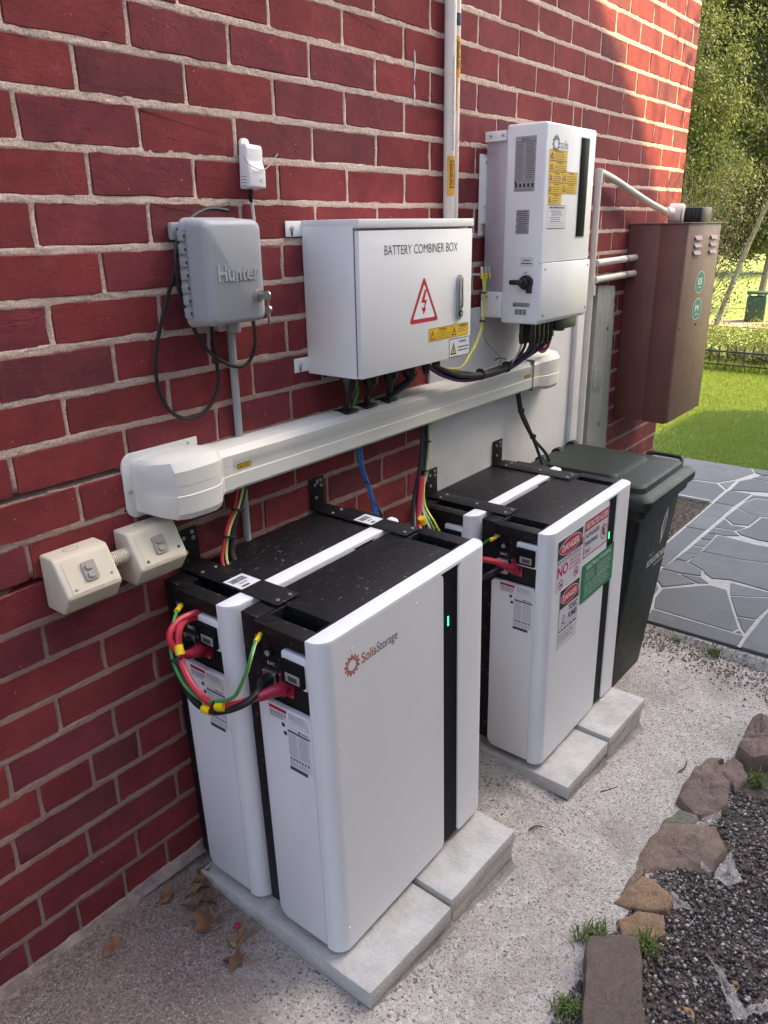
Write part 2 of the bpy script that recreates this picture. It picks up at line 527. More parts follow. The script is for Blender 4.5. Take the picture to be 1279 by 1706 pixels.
GRIT = mat("reddish_path_grit", (.40, .32, .28), .9, col2=(.20, .14, .12), vscale=60)

# ------------------------------------------------------------------ mesh builders
class MB:
    def __init__(s):
        s.v, s.f, s.m, s.mats, s.g = [], [], [], [], []
    def mi(s, m):
        if m not in s.mats:
            s.mats.append(m)
        return s.mats.index(m)
    def add(s, vs, fs, m):
        o = len(s.v)
        i = s.mi(m)
        s.g.append((o, len(s.f), o + len(vs), len(s.f) + len(fs)))
        s.v.extend([tuple(a) for a in vs])
        for f in fs:
            s.f.append(tuple(o + k for k in f))
            s.m.append(i)
        return s
    def bm(s, b, m):
        b.verts.index_update()
        s.add([v.co[:] for v in b.verts], [[v.index for v in f.verts] for f in b.faces], m)
        b.free()
        return s
    def box(s, lo, hi, m, bev=0, seg=2):
        lo, hi = [min(a, b) for a, b in zip(lo, hi)], [max(a, b) for a, b in zip(lo, hi)]
        b = bmesh.new()
        bmesh.ops.create_cube(b, size=1)
        for v in b.verts:
            v.co = Vector([(lo[k] + hi[k]) / 2 + v.co[k] * (hi[k] - lo[k]) for k in range(3)])
        if bev:
            bmesh.ops.bevel(b, geom=b.edges[:], offset=bev, segments=seg, profile=.5, affect='EDGES')
        return s.bm(b, m)
    def prism(s, pts, axis, a, c, m, bev=0, seg=2, sel=None):
        """polygon pts in the plane across `axis`, extruded from a to c"""
        def P(p, t):
            if axis == 0: return (t, p[0], p[1])
            if axis == 1: return (p[0], t, p[1])
            return (p[0], p[1], t)
        b = bmesh.new()
        v0 = [b.verts.new(P(p, a)) for p in pts]
        v1 = [b.verts.new(P(p, c)) for p in pts]
        n = len(pts)
        b.faces.new(v0)
        b.faces.new(v1[::-1])
        for i in range(n):
            b.faces.new((v0[i], v1[i], v1[(i + 1) % n], v0[(i + 1) % n]))
        bmesh.ops.recalc_face_normals(b, faces=b.faces[:])
        if bev:
            ed = [e for e in b.edges if (sel is None or sel((e.verts[0].co + e.verts[1].co) / 2, (e.verts[0].co - e.verts[1].co)))]
            bmesh.ops.bevel(b, geom=ed, offset=bev, segments=seg, profile=.5, affect='EDGES')
        return s.bm(b, m)
    def cyl(s, p0, p1, r, m, seg=16, r2=None, cap=True):
        p0, p1 = Vector(p0), Vector(p1)
        d = (p1 - p0).normalized()
        u = d.orthogonal().normalized()
        w = d.cross(u)
        r2 = r if r2 is None else r2
        vs = [p0 + (u * cos(2 * pi * i / seg) + w * sin(2 * pi * i / seg)) * r for i in range(seg)]
        vs += [p1 + (u * cos(2 * pi * i / seg) + w * sin(2 * pi * i / seg)) * r2 for i in range(seg)]
        fs = [(i, (i + 1) % seg, seg + (i + 1) % seg, seg + i) for i in range(seg)]
        if cap:
            fs += [tuple(range(seg - 1, -1, -1)), tuple(range(seg, 2 * seg))]
        return s.add(vs, fs, m)
    def tube(s, pts, r, m, seg=8, sub=5, rs=None, cap=True):
        P = [Vector(p) for p in pts]
        Q, RR = [], []
        n = len(P)
        for i in range(n - 1):
            a, b, c, d = P[max(i - 1, 0)], P[i], P[i + 1], P[min(i + 2, n - 1)]
            for k in range(sub):
                t = k / sub
                Q.append(.5 * ((2 * b) + (c - a) * t + (2 * a - 5 * b + 4 * c - d) * t * t + (3 * b - a - 3 * c + d) * t ** 3))
                RR.append((rs[i] * (1 - t) + rs[i + 1] * t) if rs else r)
        Q.append(P[-1])
        RR.append(rs[-1] if rs else r)
        u = None
        rings = []
        for i, q in enumerate(Q):
            d = (Q[min(i + 1, len(Q) - 1)] - Q[max(i - 1, 0)])
            d = d.normalized() if d.length > 1e-9 else Vector((0, 0, 1))
            u = d.orthogonal().normalized() if u is None else (u - d * u.dot(d)).normalized()
            w = d.cross(u)
            rings.append([q + (u * cos(2 * pi * k / seg) + w * sin(2 * pi * k / seg)) * RR[i] for k in range(seg)])
        vs = [p for rg in rings for p in rg]
        fs = []
        for i in range(len(rings) - 1):
            for k in range(seg):
                fs.append((i * seg + k, i * seg + (k + 1) % seg, (i + 1) * seg + (k + 1) % seg, (i + 1) * seg + k))
        if cap:
            fs += [tuple(range(seg - 1, -1, -1)), tuple(range((len(rings) - 1) * seg, len(rings) * seg))]
        return s.add(vs, fs, m)
    def screw(s, p, nrm, r, m):
        p, nrm = Vector(p), Vector(nrm).normalized()
        s.cyl(p, p + nrm * r * .35, r, m, 10)
        s.cyl(p + nrm * r * .35, p + nrm * r * .7, r * .72, m, 6, r * .5)
        return s
    def each(s, name, parent=None, gap=.003, **k):
        """one object for each separate piece"""
        G_ = [[set([i]), [min(p[j] for p in s.v[g_[0]:g_[2]]) - gap / 2 for j in range(3)], [max(p[j] for p in s.v[g_[0]:g_[2]]) + gap / 2 for j in range(3)]] for i, g_ in enumerate(s.g)]
        again = True
        while again:
            again = False
            for i in range(len(G_)):
                for j in range(i + 1, len(G_)):
                    A, B_ = G_[i], G_[j]
                    if all(A[1][t] <= B_[2][t] and B_[1][t] <= A[2][t] for t in range(3)):
                        A[0] |= B_[0]
                        A[1] = [min(x, y) for x, y in zip(A[1], B_[1])]; A[2] = [max(x, y) for x, y in zip(A[2], B_[2])]
                        G_.pop(j); again = True
                        break
                if again: break
        out = []
        for ids, _, _ in G_:
            q = MB()
            for i in sorted(ids):
                v0, f0, v1, f1 = s.g[i]
                for f in range(f0, f1):
                    q.mi(s.mats[s.m[f]])
                o = len(q.v)
                q.v.extend(s.v[v0:v1])
                for f in range(f0, f1):
                    q.f.append(tuple(o + x - v0 for x in s.f[f])); q.m.append(q.mi(s.mats[s.m[f]]))
            out.append(q.build(name, parent, **k))
        return out
    def build(s, name, parent=None, smooth=True, ang=32, mats=None):
        me = bpy.data.meshes.new(name)
        me.from_pydata(s.v, [], s.f)
        for m in (mats or s.mats):
            me.materials.append(m)
        if len(s.mats) > 1:
            me.polygons.foreach_set("material_index", s.m)
        if smooth:
            me.polygons.foreach_set("use_smooth", [True] * len(s.f))
            me.set_sharp_from_angle(angle=R(ang))
        me.update()
        o = bpy.data.objects.new(name, me)
        COL.objects.link(o)
        if parent:
            o.parent = parent
        return o

_txt = {}
def text_geo(body, bold):
    k = (body, bold)
    if k not in _txt:
        cu = bpy.data.curves.new("lettering", 'FONT')
        cu.body = body
        cu.size = 1
        cu.offset = bold
        cu.resolution_u = 3
        ob = bpy.data.objects.new("lettering", cu)
        COL.objects.link(ob)
        dg = bpy.context.evaluated_depsgraph_get()
        me = ob.evaluated_get(dg).to_mesh()
        vs = [(v.co.x, v.co.y) for v in me.vertices]
        fs = [tuple(p.vertices) for p in me.polygons]
        ob.evaluated_get(dg).to_mesh_clear()
        bpy.data.objects.remove(ob)
        bpy.data.curves.remove(cu)
        _txt[k] = (vs, fs)
    return _txt[k]

LAY = .00035
class Print(MB):
    """flat printed matter: coordinates a (right) and b (up) in the plane o,U,V"""
    def __init__(s, o, U, V):
        super().__init__()
        s.o, s.U, s.V = Vector(o), Vector(U), Vector(V)
        s.N = s.U.cross(s.V)
    def P(s, a, b, l):
        return s.o + s.U * a + s.V * b + s.N * (l * LAY)
    def poly(s, pts, m, l=1):
        return s.add([s.P(a, b, l) for a, b in pts], [tuple(range(len(pts)))], m)
    def rect(s, a0, b0, a1, b1, m, l=1):
        return s.poly([(a0, b0), (a1, b0), (a1, b1), (a0, b1)], m, l)
    def sheet(s, a0, b0, a1, b1, m, t=1):
        vs = [s.P(a, b, l) for l in (-1, t) for a, b in ((a0, b0), (a1, b0), (a1, b1), (a0, b1))]
        return s.add(vs, [(4, 5, 6, 7), (0, 1, 5, 4), (1, 2, 6, 5), (2, 3, 7, 6), (3, 0, 4, 7)], m)
    def frame(s, a0, b0, a1, b1, w, m, l=2):
        s.rect(a0, b0, a1, b0 + w, m, l); s.rect(a0, b1 - w, a1, b1, m, l)
        s.rect(a0, b0 + w, a0 + w, b1 - w, m, l); s.rect(a1 - w, b0 + w, a1, b1 - w, m, l)
        return s
    def ell(s, ca, cb, ra, rb, m, l=2, n=28):
        return s.poly([(ca + ra * cos(2 * pi * i / n), cb + rb * sin(2 * pi * i / n)) for i in range(n)], m, l)
    def ring(s, ca, cb, ra, rb, w, m, l=2, n=28):
        for i in range(n):
            t0, t1 = 2 * pi * i / n, 2 * pi * (i + 1) / n
            s.poly([(ca + ra * cos(t0), cb + rb * sin(t0)), (ca + ra * cos(t1), cb + rb * sin(t1)),
                    (ca + (ra - w) * cos(t1), cb + (rb - w) * sin(t1)), (ca + (ra - w) * cos(t0), cb + (rb - w) * sin(t0))], m, l)
        return s
    def bar(s, p, q, w, m, l=2):
        p, q = Vector(p), Vector(q)
        n = Vector((-(q - p).y, (q - p).x)).normalized() * w / 2
        return s.poly([p - n, q - n, q + n, p + n], m, l)
    def tri(s, ca, cb, w, h, t, m, l=2, inner=None):
        o = [(ca - w / 2, cb - h / 2), (ca + w / 2, cb - h / 2), (ca, cb + h / 2)]
        if inner is not None:
            s.poly(o, m, l)
            g = Vector((ca, cb - h / 6))
            k = 1 - t * 5.2 / min(w, h)
            s.poly([g + (Vector(p) - g) * k for p in o], inner, l + 1)
        else:
            s.poly(o, m, l)
        return s
    def text(s, body, a0, b0, a1, b1, m, l=2, bold=0.0):
        vs, fs = text_geo(body, bold)
        x0, x1 = min(v[0] for v in vs), max(v[0] for v in vs)
        y0, y1 = min(v[1] for v in vs), max(v[1] for v in vs)
        kx, ky = (a1 - a0) / (x1 - x0), (b1 - b0) / (y1 - y0)
        return s.add([s.P(a0 + (x - x0) * kx, b0 + (y - y0) * ky, l) for x, y in vs], fs, m)
    def lines(s, a0, b0, a1, b1, n, m, l=2, fill=.45, ragged=.25, words=True):
        """rows of print too fine to read"""
        h = (b1 - b0) / n
        for i in range(n):
            b = b1 - (i + .5) * h
            end = a1 - (a1 - a0) * random.random() * ragged
            a = a0
            while a < end:
                w = (a1 - a0) * random.uniform(.06, .2) if words else (end - a)
                e = min(a + w, end)
                s.rect(a, b - h * fill / 2, e, b + h * fill / 2, m, l)
                a = e + (a1 - a0) * .025
        return s
    def bolt(s, ca, cb, h, m, l=3):
        w = h * .42
        s.poly([(ca + w * .1, cb + h / 2), (ca + w * .45, cb + h / 2), (ca + w * .05, cb + h * .08), (ca - w * .5, cb + h * .0)], m, l)
        s.poly([(ca - w * .5, cb), (ca + w * .05, cb + h * .08), (ca + w * .5, cb + h * .1), (ca + w * .12, cb - h * .04)], m, l)
        s.poly([(ca + w * .2, cb + h * .06), (ca + w * .5, cb + h * .1), (ca + w * .08, cb - h * .3), (ca - w * .1, cb - h * .3)], m, l)
        s.poly([(ca - w * .42, cb - h * .2), (ca + w * .35, cb - h * .26), (ca - w * .08, cb - h / 2)], m, l)
        return s

FR = ((1, 0, 0), (0, 0, 1))         # faces the viewer across the wall (-y)
LS = ((0, -1, 0), (0, 0, 1))        # faces -x
TP = ((1, 0, 0), (0, 1, 0))         # faces up

def tag(o, label, cat, group=None, kind=None):
    if label: o["label"] = label
    if cat: o["category"] = cat
    if group: o["group"] = group
    if kind: o["kind"] = kind
    return o

def thing(name, label, cat, loc=(0, 0, 0), rot=(0, 0, 0), group=None):
    o = bpy.data.objects.new(name, None)
    o.empty_display_size = .05
    COL.objects.link(o)
    o.location = loc
    o.rotation_euler = rot
    return tag(o, label, cat, group)

def copy_tree(o, parent=None):
    c = o.copy()
    COL.objects.link(c)
    c.parent = parent
    for ch in list(o.children):
        copy_tree(ch, c)
    return c

def from_np(name, V, F, m, parent=None, smooth=False):
    me = bpy.data.meshes.new(name)
    k = F.shape[1]
    me.vertices.add(len(V))
    me.vertices.foreach_set("co", np.asarray(V, np.float32).ravel())
    me.loops.add(F.size)
    me.loops.foreach_set("vertex_index", np.asarray(F, np.int32).ravel())
    me.polygons.add(len(F))
    me.polygons.foreach_set("loop_start", np.arange(0, F.size, k, dtype=np.int32))
    me.polygons.foreach_set("loop_total", np.full(len(F), k, dtype=np.int32))
    me.materials.append(m)
    if smooth:
        me.polygons.foreach_set("use_smooth", np.ones(len(F), bool))
    me.update(calc_edges=True)
    me.validate()
    o = bpy.data.objects.new(name, me)
    COL.objects.link(o)
    if parent: o.parent = parent
    return o

def grid(name, xs, ys, zf, m, smooth=True, axis='z', parent=None):
    nx, ny = len(xs), len(ys)
    V = np.empty((nx * ny, 3))
    i = 0
    for x in xs:
        for y in ys:
            V[i] = (x, y, zf(x, y)) if axis == 'z' else (x, zf(x, y), y)
            i += 1
    I = np.arange(nx * ny).reshape(nx, ny)
    if axis == 'z':
        F = np.stack([I[:-1, :-1], I[1:, :-1], I[1:, 1:], I[:-1, 1:]], -1).reshape(-1, 4)
    else:
        F = np.stack([I[:-1, :-1], I[1:, :-1], I[1:, 1:], I[:-1, 1:]], -1).reshape(-1, 4)
    return from_np(name, V, F, m, parent, smooth)

# ------------------------------------------------------------------ ground
def g(x, y):
    """height of the yard: level at the wall foot on the left, falling to the right and away from the wall"""
    A = -0.10 * max(x - .1, 0) if x < 2.3 else -.22
    B = -.08 - .108 * x if x < 1.7 else -.2636
    t = min(max(y / -.62, 0), 1.3)
    if -.35 < x < .9 and t < 1:
        e = 1 - .8 * min(max((x + .33) / .28, 0), 1)
        t = t ** e
    return A + (B - A) * t if x < 2.3 else -.235 - .012 * min(x - 2.3, 5)

def nse(x, y, z, k):
    return noise.noise((x * k, y * k, z * k))

path = grid("concrete_path", np.arange(-2.2, 2.36, .014), np.arange(-1.10, .03, .014),
            lambda x, y: g(x, y) + .004 * nse(x, y, 0, 5) + .0022 * nse(x, y, 3, 33) + (.006 * max(0, nse(x, y, 7, 9)) if y > -.2 else 0), CONC)
tag(path, "pale exposed aggregate path of weathered concrete along the brick wall", None, kind="structure")
bed = grid("gravel_bed", np.arange(-2.2, 2.36, .03), np.arange(-3.6, -.93, .03),
           lambda x, y: g(x, max(y, -1.2)) + .004 + .006 * nse(x, y, 0, 9) - (.03 if y > -.97 else 0), SOIL)
tag(bed, "dark soil under the garden gravel", None, kind="structure")

def pebbles(name, pts, smin, smax, m, kind="stuff", label=None, flat=.65, parent=None):
    n = len(pts)
    base = np.array([(1, 0, 0), (-1, 0, 0), (0, 1, 0), (0, -1, 0), (0, 0, 1), (0, 0, -1)], float)
    tri = np.array([(0, 2, 4), (2, 1, 4), (1, 3, 4), (3, 0, 4), (2, 0, 5), (1, 2, 5), (3, 1, 5), (0, 3, 5)])
    sz = RNG.uniform(smin, smax, (n, 1)) ** 1.0
    V = base[None] * (1 + RNG.uniform(-.28, .28, (n, 6, 3))) + RNG.uniform(-.22, .22, (n, 6, 3))
    V = V * (sz[:, None] * np.stack([np.ones(n), RNG.uniform(.55, 1, n), RNG.uniform(.4, flat + .25, n)], -1)[:, None])
    a = RNG.uniform(0, 2 * pi, n)
    c, s_ = np.cos(a)[:, None], np.sin(a)[:, None]
    b = RNG.uniform(-.6, .6, n)
    cb, sb = np.cos(b)[:, None], np.sin(b)[:, None]
    x, y, z = V[..., 0], V[..., 1], V[..., 2]
    y, z = y * cb - z * sb, y * sb + z * cb
    V = np.stack([x * c - y * s_, x * s_ + y * c, z], -1) + np.asarray(pts)[:, None]
    F = (tri[None] + (np.arange(n) * 6)[:, None, None]).reshape(-1, 3)
    o = from_np(name, V.reshape(-1, 3), F, m, parent)
    return tag(o, label, None, kind=kind)

P = []
while len(P) < 36000:
    x, y = random.uniform(.05, 2.25), random.uniform(-1.9, -.90)
    lim = -.905 - .05 * max(0, x - 1.0) - (.12 if x > 1.45 else 0) + .02 * nse(x, y, 2, 8)
    if y < lim or (x < .6 and y < -.9 and random.random() < .4):
        P.append((x, y, g(x, max(y, -1.2)) + .006 + random.uniform(-.002, .006)))
pebbles("garden_gravel", P, .0030, .0082, PEB, label="dark mixed gravel with white chips beside the stone edging")
# crumbs of soil, grit and bark: wall foot on the left, foot of the paving, loose grains on the path
P = []
for _ in range(2600):
    x, y = random.uniform(-.55, .05), -abs(random.gauss(.03, .09)) - .02
    P.append((x, y, g(x, y) + .003))
for _ in range(900):
    x, y = random.gauss(-.02, .03), random.uniform(-.27, -.03)
    P.append((x, y, g(x, y) + .004))
pebbles("path_grit", P, .0008, .0030, GRIT, label="loose grit and soil along the foot of the brick wall")
P = []
for _ in range(1800):
    x, y = random.gauss(2.22, .07), random.uniform(-1.2, -.28)
    if x < 2.325: P.append((x, y, g(x, max(y, -1.2)) + .004))
pebbles("soil_crumbs", P, .0014, .0065, CRUMB, label="soil crumbs and rubble along the edge of the slate paving")
P = []
for _ in range(3400):
    x, y = random.uniform(-1, 2.2), random.uniform(-.92, -.05)
    P.append((x, y, g(x, y) + .001))
pebbles("path_grains", P, .0006, .0020, GRIT, label="loose grains scattered over the pale path")

P = []
while len(P) < 34000:
    x, y = random.uniform(-.5, 2.2), random.uniform(-1.0, -.06)
    if y > -.60 and x > .03 and x < .62: continue
    if y > -.60 and x > .99 and x < 1.55: continue
    if nse(x, y, 3, 6) + .6 * nse(x, y, 1, 17) + random.uniform(-.55, .55) > -.05:
        P.append((x, y, g(x, y) + .004 * nse(x, y, 0, 5) + .0022 * nse(x, y, 3, 33) - .0002))
pebbles("path_aggregate", P, .0013, .0034, PGRAIN, label="worn aggregate stones standing out of the pale concrete path", flat=.35)

# ------------------------------------------------------------------ brick wall of the house
WX1, WTOP, HC = 3.19, 3.05, .086
wall = thing("brick_wall", "house wall of red painted bricks with sandy mortar joints", "brick wall")

def brick_mesh(name, hx, seed, back=.03):
    rr = random.Random(seed)
    hz_ = .0378
    pts = []
    nl = 12 if hx > .08 else 7
    r = .0025
    j = lambda s=.0019: rr.gauss(0, s)
    for i in range(nl): pts.append((-hx + r + (2 * hx - 2 * r) * i / (nl - 1) + j(), -hz_ + abs(j()) * .8))
    for i in range(3): pts.append((hx - abs(j()) * .8, -hz_ + r + (2 * hz_ - 2 * r) * i / 2 + j()))
    for i in range(nl): pts.append((hx - r - (2 * hx - 2 * r) * i / (nl - 1) + j(), hz_ - abs(j()) * .8))
    for i in range(3): pts.append((-hx + abs(j()) * .8, hz_ - r - (2 * hz_ - 2 * r) * i / 2 + j()))
    n = len(pts)
    vs, fs = [], []
    for k, (ins, y) in enumerate(((.0016, 0), (.0, .0022), (0, back))):
        for a, b in pts:
            sx = (1 - ins / hx); sz = (1 - ins / hz_)
            vs.append((a * sx, y + (rr.gauss(0, .0004) if k == 0 else 0), b * sz))
    for i in range(n):
        q = (i + 1) % n
        fs.append((i, n + i, n + q, q))
        fs.append((n + i, 2 * n + i, 2 * n + q, n + q))
    fs.append(tuple(range(n)))
    return vs, fs

variants = {}
for kind, hx in (("s", .1168), ("h", .0568)):
    variants[kind] = [brick_mesh("brick", hx, 100 + i + (50 if kind == "h" else 0)) for i in range(12)]

def bond(k):
    """start offset and step (metres) of the bricks of course k, counted down from the top joint at z 1.81"""
    if k in (17, 21, 25):
        return .0 - .07 + (.03 if k == 21 else 0), .12, "h"
    if k >= 18:
        ph = {18: .10, 19: .012, 20: .125, 22: .02, 23: .14, 24: .03}.get(k, 0)
        return ph, .24, "s"
    return (.0 if k % 2 else .12), .24, "s"

B_list = []
for k in range(-14, 27):
    z = 1.81 - (k - .5) * HC
    off, st, kd = bond(k)
    i0 = int(math.floor((-1.6 - off) / st))
    x = off + i0 * st
    while x < WX1 - .02:
        x1 = x + st
        a, b = x + .0028, min(x1 - .0028, WX1)
        if b - a > .03:
            B_list.append((a, b, z, kd, k))
        x = x1

Mc = cam.rotation_euler.to_matrix().transposed()
def pix(p):
    q = Mc @ (Vector(p) - cam.location)
    if q.z > -.05: return None
    return (.5 + 1.00330 * q.x / -q.z, .5 - .75224 * q.y / -q.z)
def shown(br):
    a, b, z, kd, k = br
    cs = [pix((x, 0, zz)) for x in (a, b) for zz in (z - .038, z + .038)]
    if any(c is None for c in cs): return 0
    u = [min(max(c[0], 0), 1) for c in cs]; v = [min(max(c[1], 0), 1) for c in cs]
    if 1.10 < a and b < 2.06 and z < 1.2: return 0
    if z < .7 and .05 < a < 1.1: return 0
    return (max(u) - min(u)) * (max(v) - min(v))
order = sorted(range(len(B_list)), key=lambda i: -shown(B_list[i]))
single = set(order[:296])
mesh_cache = {}
rest = MB()
for i, (a, b, z, kd, k) in enumerate(B_list):
    w = b - a
    full = abs(w - (.2344 if kd == "s" else .1144)) < .004
    vi = random.randrange(12)
    r_ = random.random()
    m = BR_DARK if r_ < .10 else (BR_PLUM if r_ < .36 else BR_RED)
    if kd == "s" and k == 7 and abs(a + .2372) < .02: m = BR_DARK
    vs, fs = variants[kd][vi]
    flip = 1 if random.random() < .5 else -1
    cx = (a + b) / 2
    sx = w / (.2336 if kd == "s" else .1136)
    rz, dy = random.gauss(0, .003), random.gauss(0, .0006)
    if i in single and full:
        key = (kd, vi, m.name)
        if key not in mesh_cache:
            q = MB().add(vs, fs, m)
            o = q.build("brick", wall, ang=40)
            mesh_cache[key] = o.data
        else:
            o = bpy.data.objects.new("brick", mesh_cache[key])
            COL.objects.link(o)
            o.parent = wall
        o.location = (cx, dy, z + random.gauss(0, .0014))
        o.rotation_euler = (0, random.gauss(0, .005), rz)
    elif i in single:
        q = MB().add([(x * sx, y, zz) for x, y, zz in vs], fs, m)
        o = q.build("brick", wall, ang=40)
        o.location = (cx, dy, z)
    else:
        rest.add([(cx + x * sx, y + dy + rz * x, z + zz) for x, y, zz in vs], fs, m)
o = rest.build("brick", wall, ang=40)
o["kind"] = "stuff"

gaps = [(1.81 - 9 * HC, -1.0, -.015), (1.81 - 11 * HC, -.9, -.215), (1.81 - 10 * HC, -.02, .05)]
def mort(x, z):
    t = (1.81 - z) / HC
    k = int(math.floor(t)) + 1
    db = min(t - math.floor(t), math.ceil(t) - t) * HC
    off, st, kd = bond(k)
    fx = ((x - off) / st) % 1.0
    dp = min(fx, 1 - fx) * st
    d = min(db - .002, dp + .0022)
    if d > .0105:
        return .012
    n1 = nse(x, 0, z, 34); n2 = nse(x, 4, z, 110)
    y = .0002 + .0015 * n1 + .0016 * n2 + max(0, d - .0043 - .0035 * n2 - .003 * nse(x, 8, z, 12)) * .6
    for gz, ga, gb in gaps:
        if ga < x < gb and abs(z - gz - .002 + .002 * nse(x, 9, z, 20)) < .0078:
            y = .028
    return y
zs = []
for k in range(-15, 27):
    zj = 1.81 - k * HC
    zs += [zj - .043, zj - .027] + [zj + q_ for q_ in (-.0125, -.0095, -.0072, -.0050, -.0025, 0, .0025, .0050, .0072, .0095, .0125)] + [zj + .027]
zs = [z for z in sorted(zs) if z > -.45]
o = grid("mortar", np.arange(-1.7, WX1 + .001, .0058), np.array(zs), mort, MORTAR, axis='y', parent=wall)
MB().box((-1.7, .034, -.45), (WX1 - .004, .30, WTOP), MORTAR).box((WX1 - .11, .006, -.45), (WX1 - .003, .033, WTOP), BR_RED).build("wall_core", wall)
# mortar fillet at the wall foot, and a few runs of old white paint
q = MB()
pts = []
N = 260
for i in range(N + 1):
    x = -1.7 + 2.0 * i / N
    z0 = g(x, 0)
    d = .006 + .010 * nse(x, 1, 0, 7) + .006 * nse(x, 2, 0, 30)
    h = .016 + .012 * nse(x, 5, 0, 5) + .005 * nse(x, 3, 0, 28)
    pts.append(((x, .008, z0 + h), (x, -.004 - d * .3, z0 + h * .85), (x, -.012 - d, z0 - .01)))
for i in range(N):
    A, B_ = pts[i], pts[i + 1]
    for k in range(2):
        q.add([A[k], B_[k], B_[k + 1], A[k + 1]], [(0, 3, 2, 1)], WFOOT)
q.build("footing_fillet", wall, ang=80)
q = MB()
for x, z0, z1 in ((1.005, 1.93, 1.86), (1.003, 1.85, 1.80), (1.96, 1.905, 1.79), (1.945, 1.80, 1.765), (.30, 1.94, 1.93)):
    q.tube([(x, -.0012, z0), (x + .002, -.0014, (z0 + z1) / 2), (x - .001, -.0012, z1)], .0016, I_WHITE, seg=5, rs=[.0016, .0022, .0010])
q.build("paint_run", wall)

# ------------------------------------------------------------------ slate paving
slate = thing("slate_path", "crazy paving of blue grey slate with pale mortar joints", None)
slate["kind"] = "structure"
PAVE = [[[2.331,-0.35],[2.465,-0.32],[2.449,-0.737],[2.345,-0.741]],[[2.345,-0.741],[2.793,-0.75],[2.308,-0.866]],[[2.473,-0.319],[2.596,-0.284],[2.711,-0.276],[2.901,-0.452],[2.892,-0.541],[2.623,-0.651],[2.509,-0.7],[2.457,-0.685]],[[2.457,-0.685],[2.505,-0.702],[2.461,-0.732]],[[2.617,-0.656],[2.637,-0.74],[2.47,-0.734],[2.511,-0.703]],[[2.991,-0.524],[2.975,-0.707],[2.921,-0.72],[2.827,-0.567]],[[2.825,-0.569],[2.918,-0.721],[2.808,-0.747],[2.644,-0.738],[2.62,-0.655]],[[2.948,-0.187],[3.118,-0.199],[3.12,-0.266],[3.057,-0.367],[2.98,-0.389],[2.965,-0.346],[2.946,-0.284]],[[2.939,-0.286],[2.958,-0.348],[2.972,-0.39],[2.915,-0.45],[2.875,-0.4]],[[2.856,-0.198],[2.942,-0.189],[2.937,-0.283],[2.871,-0.397],[2.72,-0.273],[2.789,-0.222]],[[3.121,-0.198],[3.244,-0.206],[3.24,-0.284],[3.124,-0.265]],[[3.249,-0.206],[3.373,-0.211],[3.386,-0.281],[3.245,-0.285]],[[3.378,-0.211],[3.499,-0.214],[3.509,-0.279],[3.391,-0.282]],[[3.505,-0.214],[3.617,-0.218],[3.632,-0.274],[3.514,-0.279]],[[3.122,-0.269],[3.321,-0.278],[3.318,-0.473],[3.353,-0.617],[3.0,-0.701],[3.019,-0.519],[2.979,-0.437],[3.026,-0.384],[3.059,-0.369]],[[3.321,-0.278],[3.621,-0.277],[3.631,-0.322],[3.607,-0.497],[3.558,-0.569],[3.363,-0.615],[3.324,-0.471]],[[3.622,-0.218],[3.734,-0.219],[3.759,-0.334],[3.69,-0.392],[3.636,-0.32],[3.637,-0.273]],[[3.747,-0.217],[3.944,-0.229],[3.851,-0.3],[3.865,-0.381],[3.767,-0.344]],[[3.961,-0.224],[4.186,-0.234],[4.132,-0.308],[4.103,-0.398],[3.897,-0.385],[3.864,-0.298]],[[4.128,-0.433],[3.689,-0.537],[3.679,-0.487],[3.706,-0.387],[3.759,-0.345],[3.865,-0.389],[4.092,-0.405]],[[3.363,-0.071],[3.658,-0.094],[3.662,-0.18],[2.965,-0.181]],[[3.658,-0.094],[4.213,-0.121],[4.226,-0.186],[3.668,-0.18]],[[4.213,-0.121],[4.454,-0.111],[4.54,-0.242],[4.232,-0.186]],[[4.198,-0.232],[4.331,-0.238],[4.468,-0.282],[4.541,-0.335],[4.146,-0.428],[4.111,-0.396],[4.141,-0.307]],[[4.345,-0.238],[4.528,-0.241],[4.634,-0.312],[4.553,-0.332],[4.481,-0.281]],[[4.679,0.167],[4.653,0.023],[4.794,-0.081],[4.531,-0.09],[4.455,-0.051],[4.516,0.116]],[[4.54,-0.092],[4.797,-0.085],[4.904,-0.138],[4.931,-0.245],[4.77,-0.283]],[[4.919,-0.136],[5.035,-0.172],[5.036,-0.22],[4.945,-0.242]],[[5.11,0.645],[5.27,0.692],[5.199,-0.073],[5.071,-0.12],[4.794,-0.052],[4.667,0.025],[4.685,0.17],[4.78,0.291]],[[5.193,-0.076],[5.211,-0.178],[5.05,-0.216],[5.044,-0.172],[5.083,-0.12]]]
PAVE[0] = [(2.331, -.33), (2.465, -.318), (2.452, -.737), (2.331, -.741)]
PAVE[1] = [(2.331, -.748), (2.44, -.745), (2.80, -.757), (2.82, -.90), (2.82, -1.25), (2.331, -1.25)]
PAVE[5] = [(2.991, -.524), (2.985, -1.0), (2.93, -1.0), (2.921, -.72), (2.827, -.567)]
PAVE[6] = [(2.825, -.569), (2.915, -.722), (2.92, -.98), (2.81, -.755), (2.644, -.738), (2.62, -.655)]
PAVE[14] = [(3.122, -.269), (3.321, -.278), (3.318, -.473), (3.353, -.617), (3.35, -1.0), (3.0, -1.0), (3.0, -.701), (3.019, -.519), (2.979, -.437), (3.026, -.384), (3.059, -.369)]
PAVE[15] = [(3.321, -.278), (3.621, -.277), (3.631, -.322), (3.607, -.497), (3.64, -.80), (3.62, -1.0), (3.363, -1.0), (3.363, -.615), (3.324, -.471)]
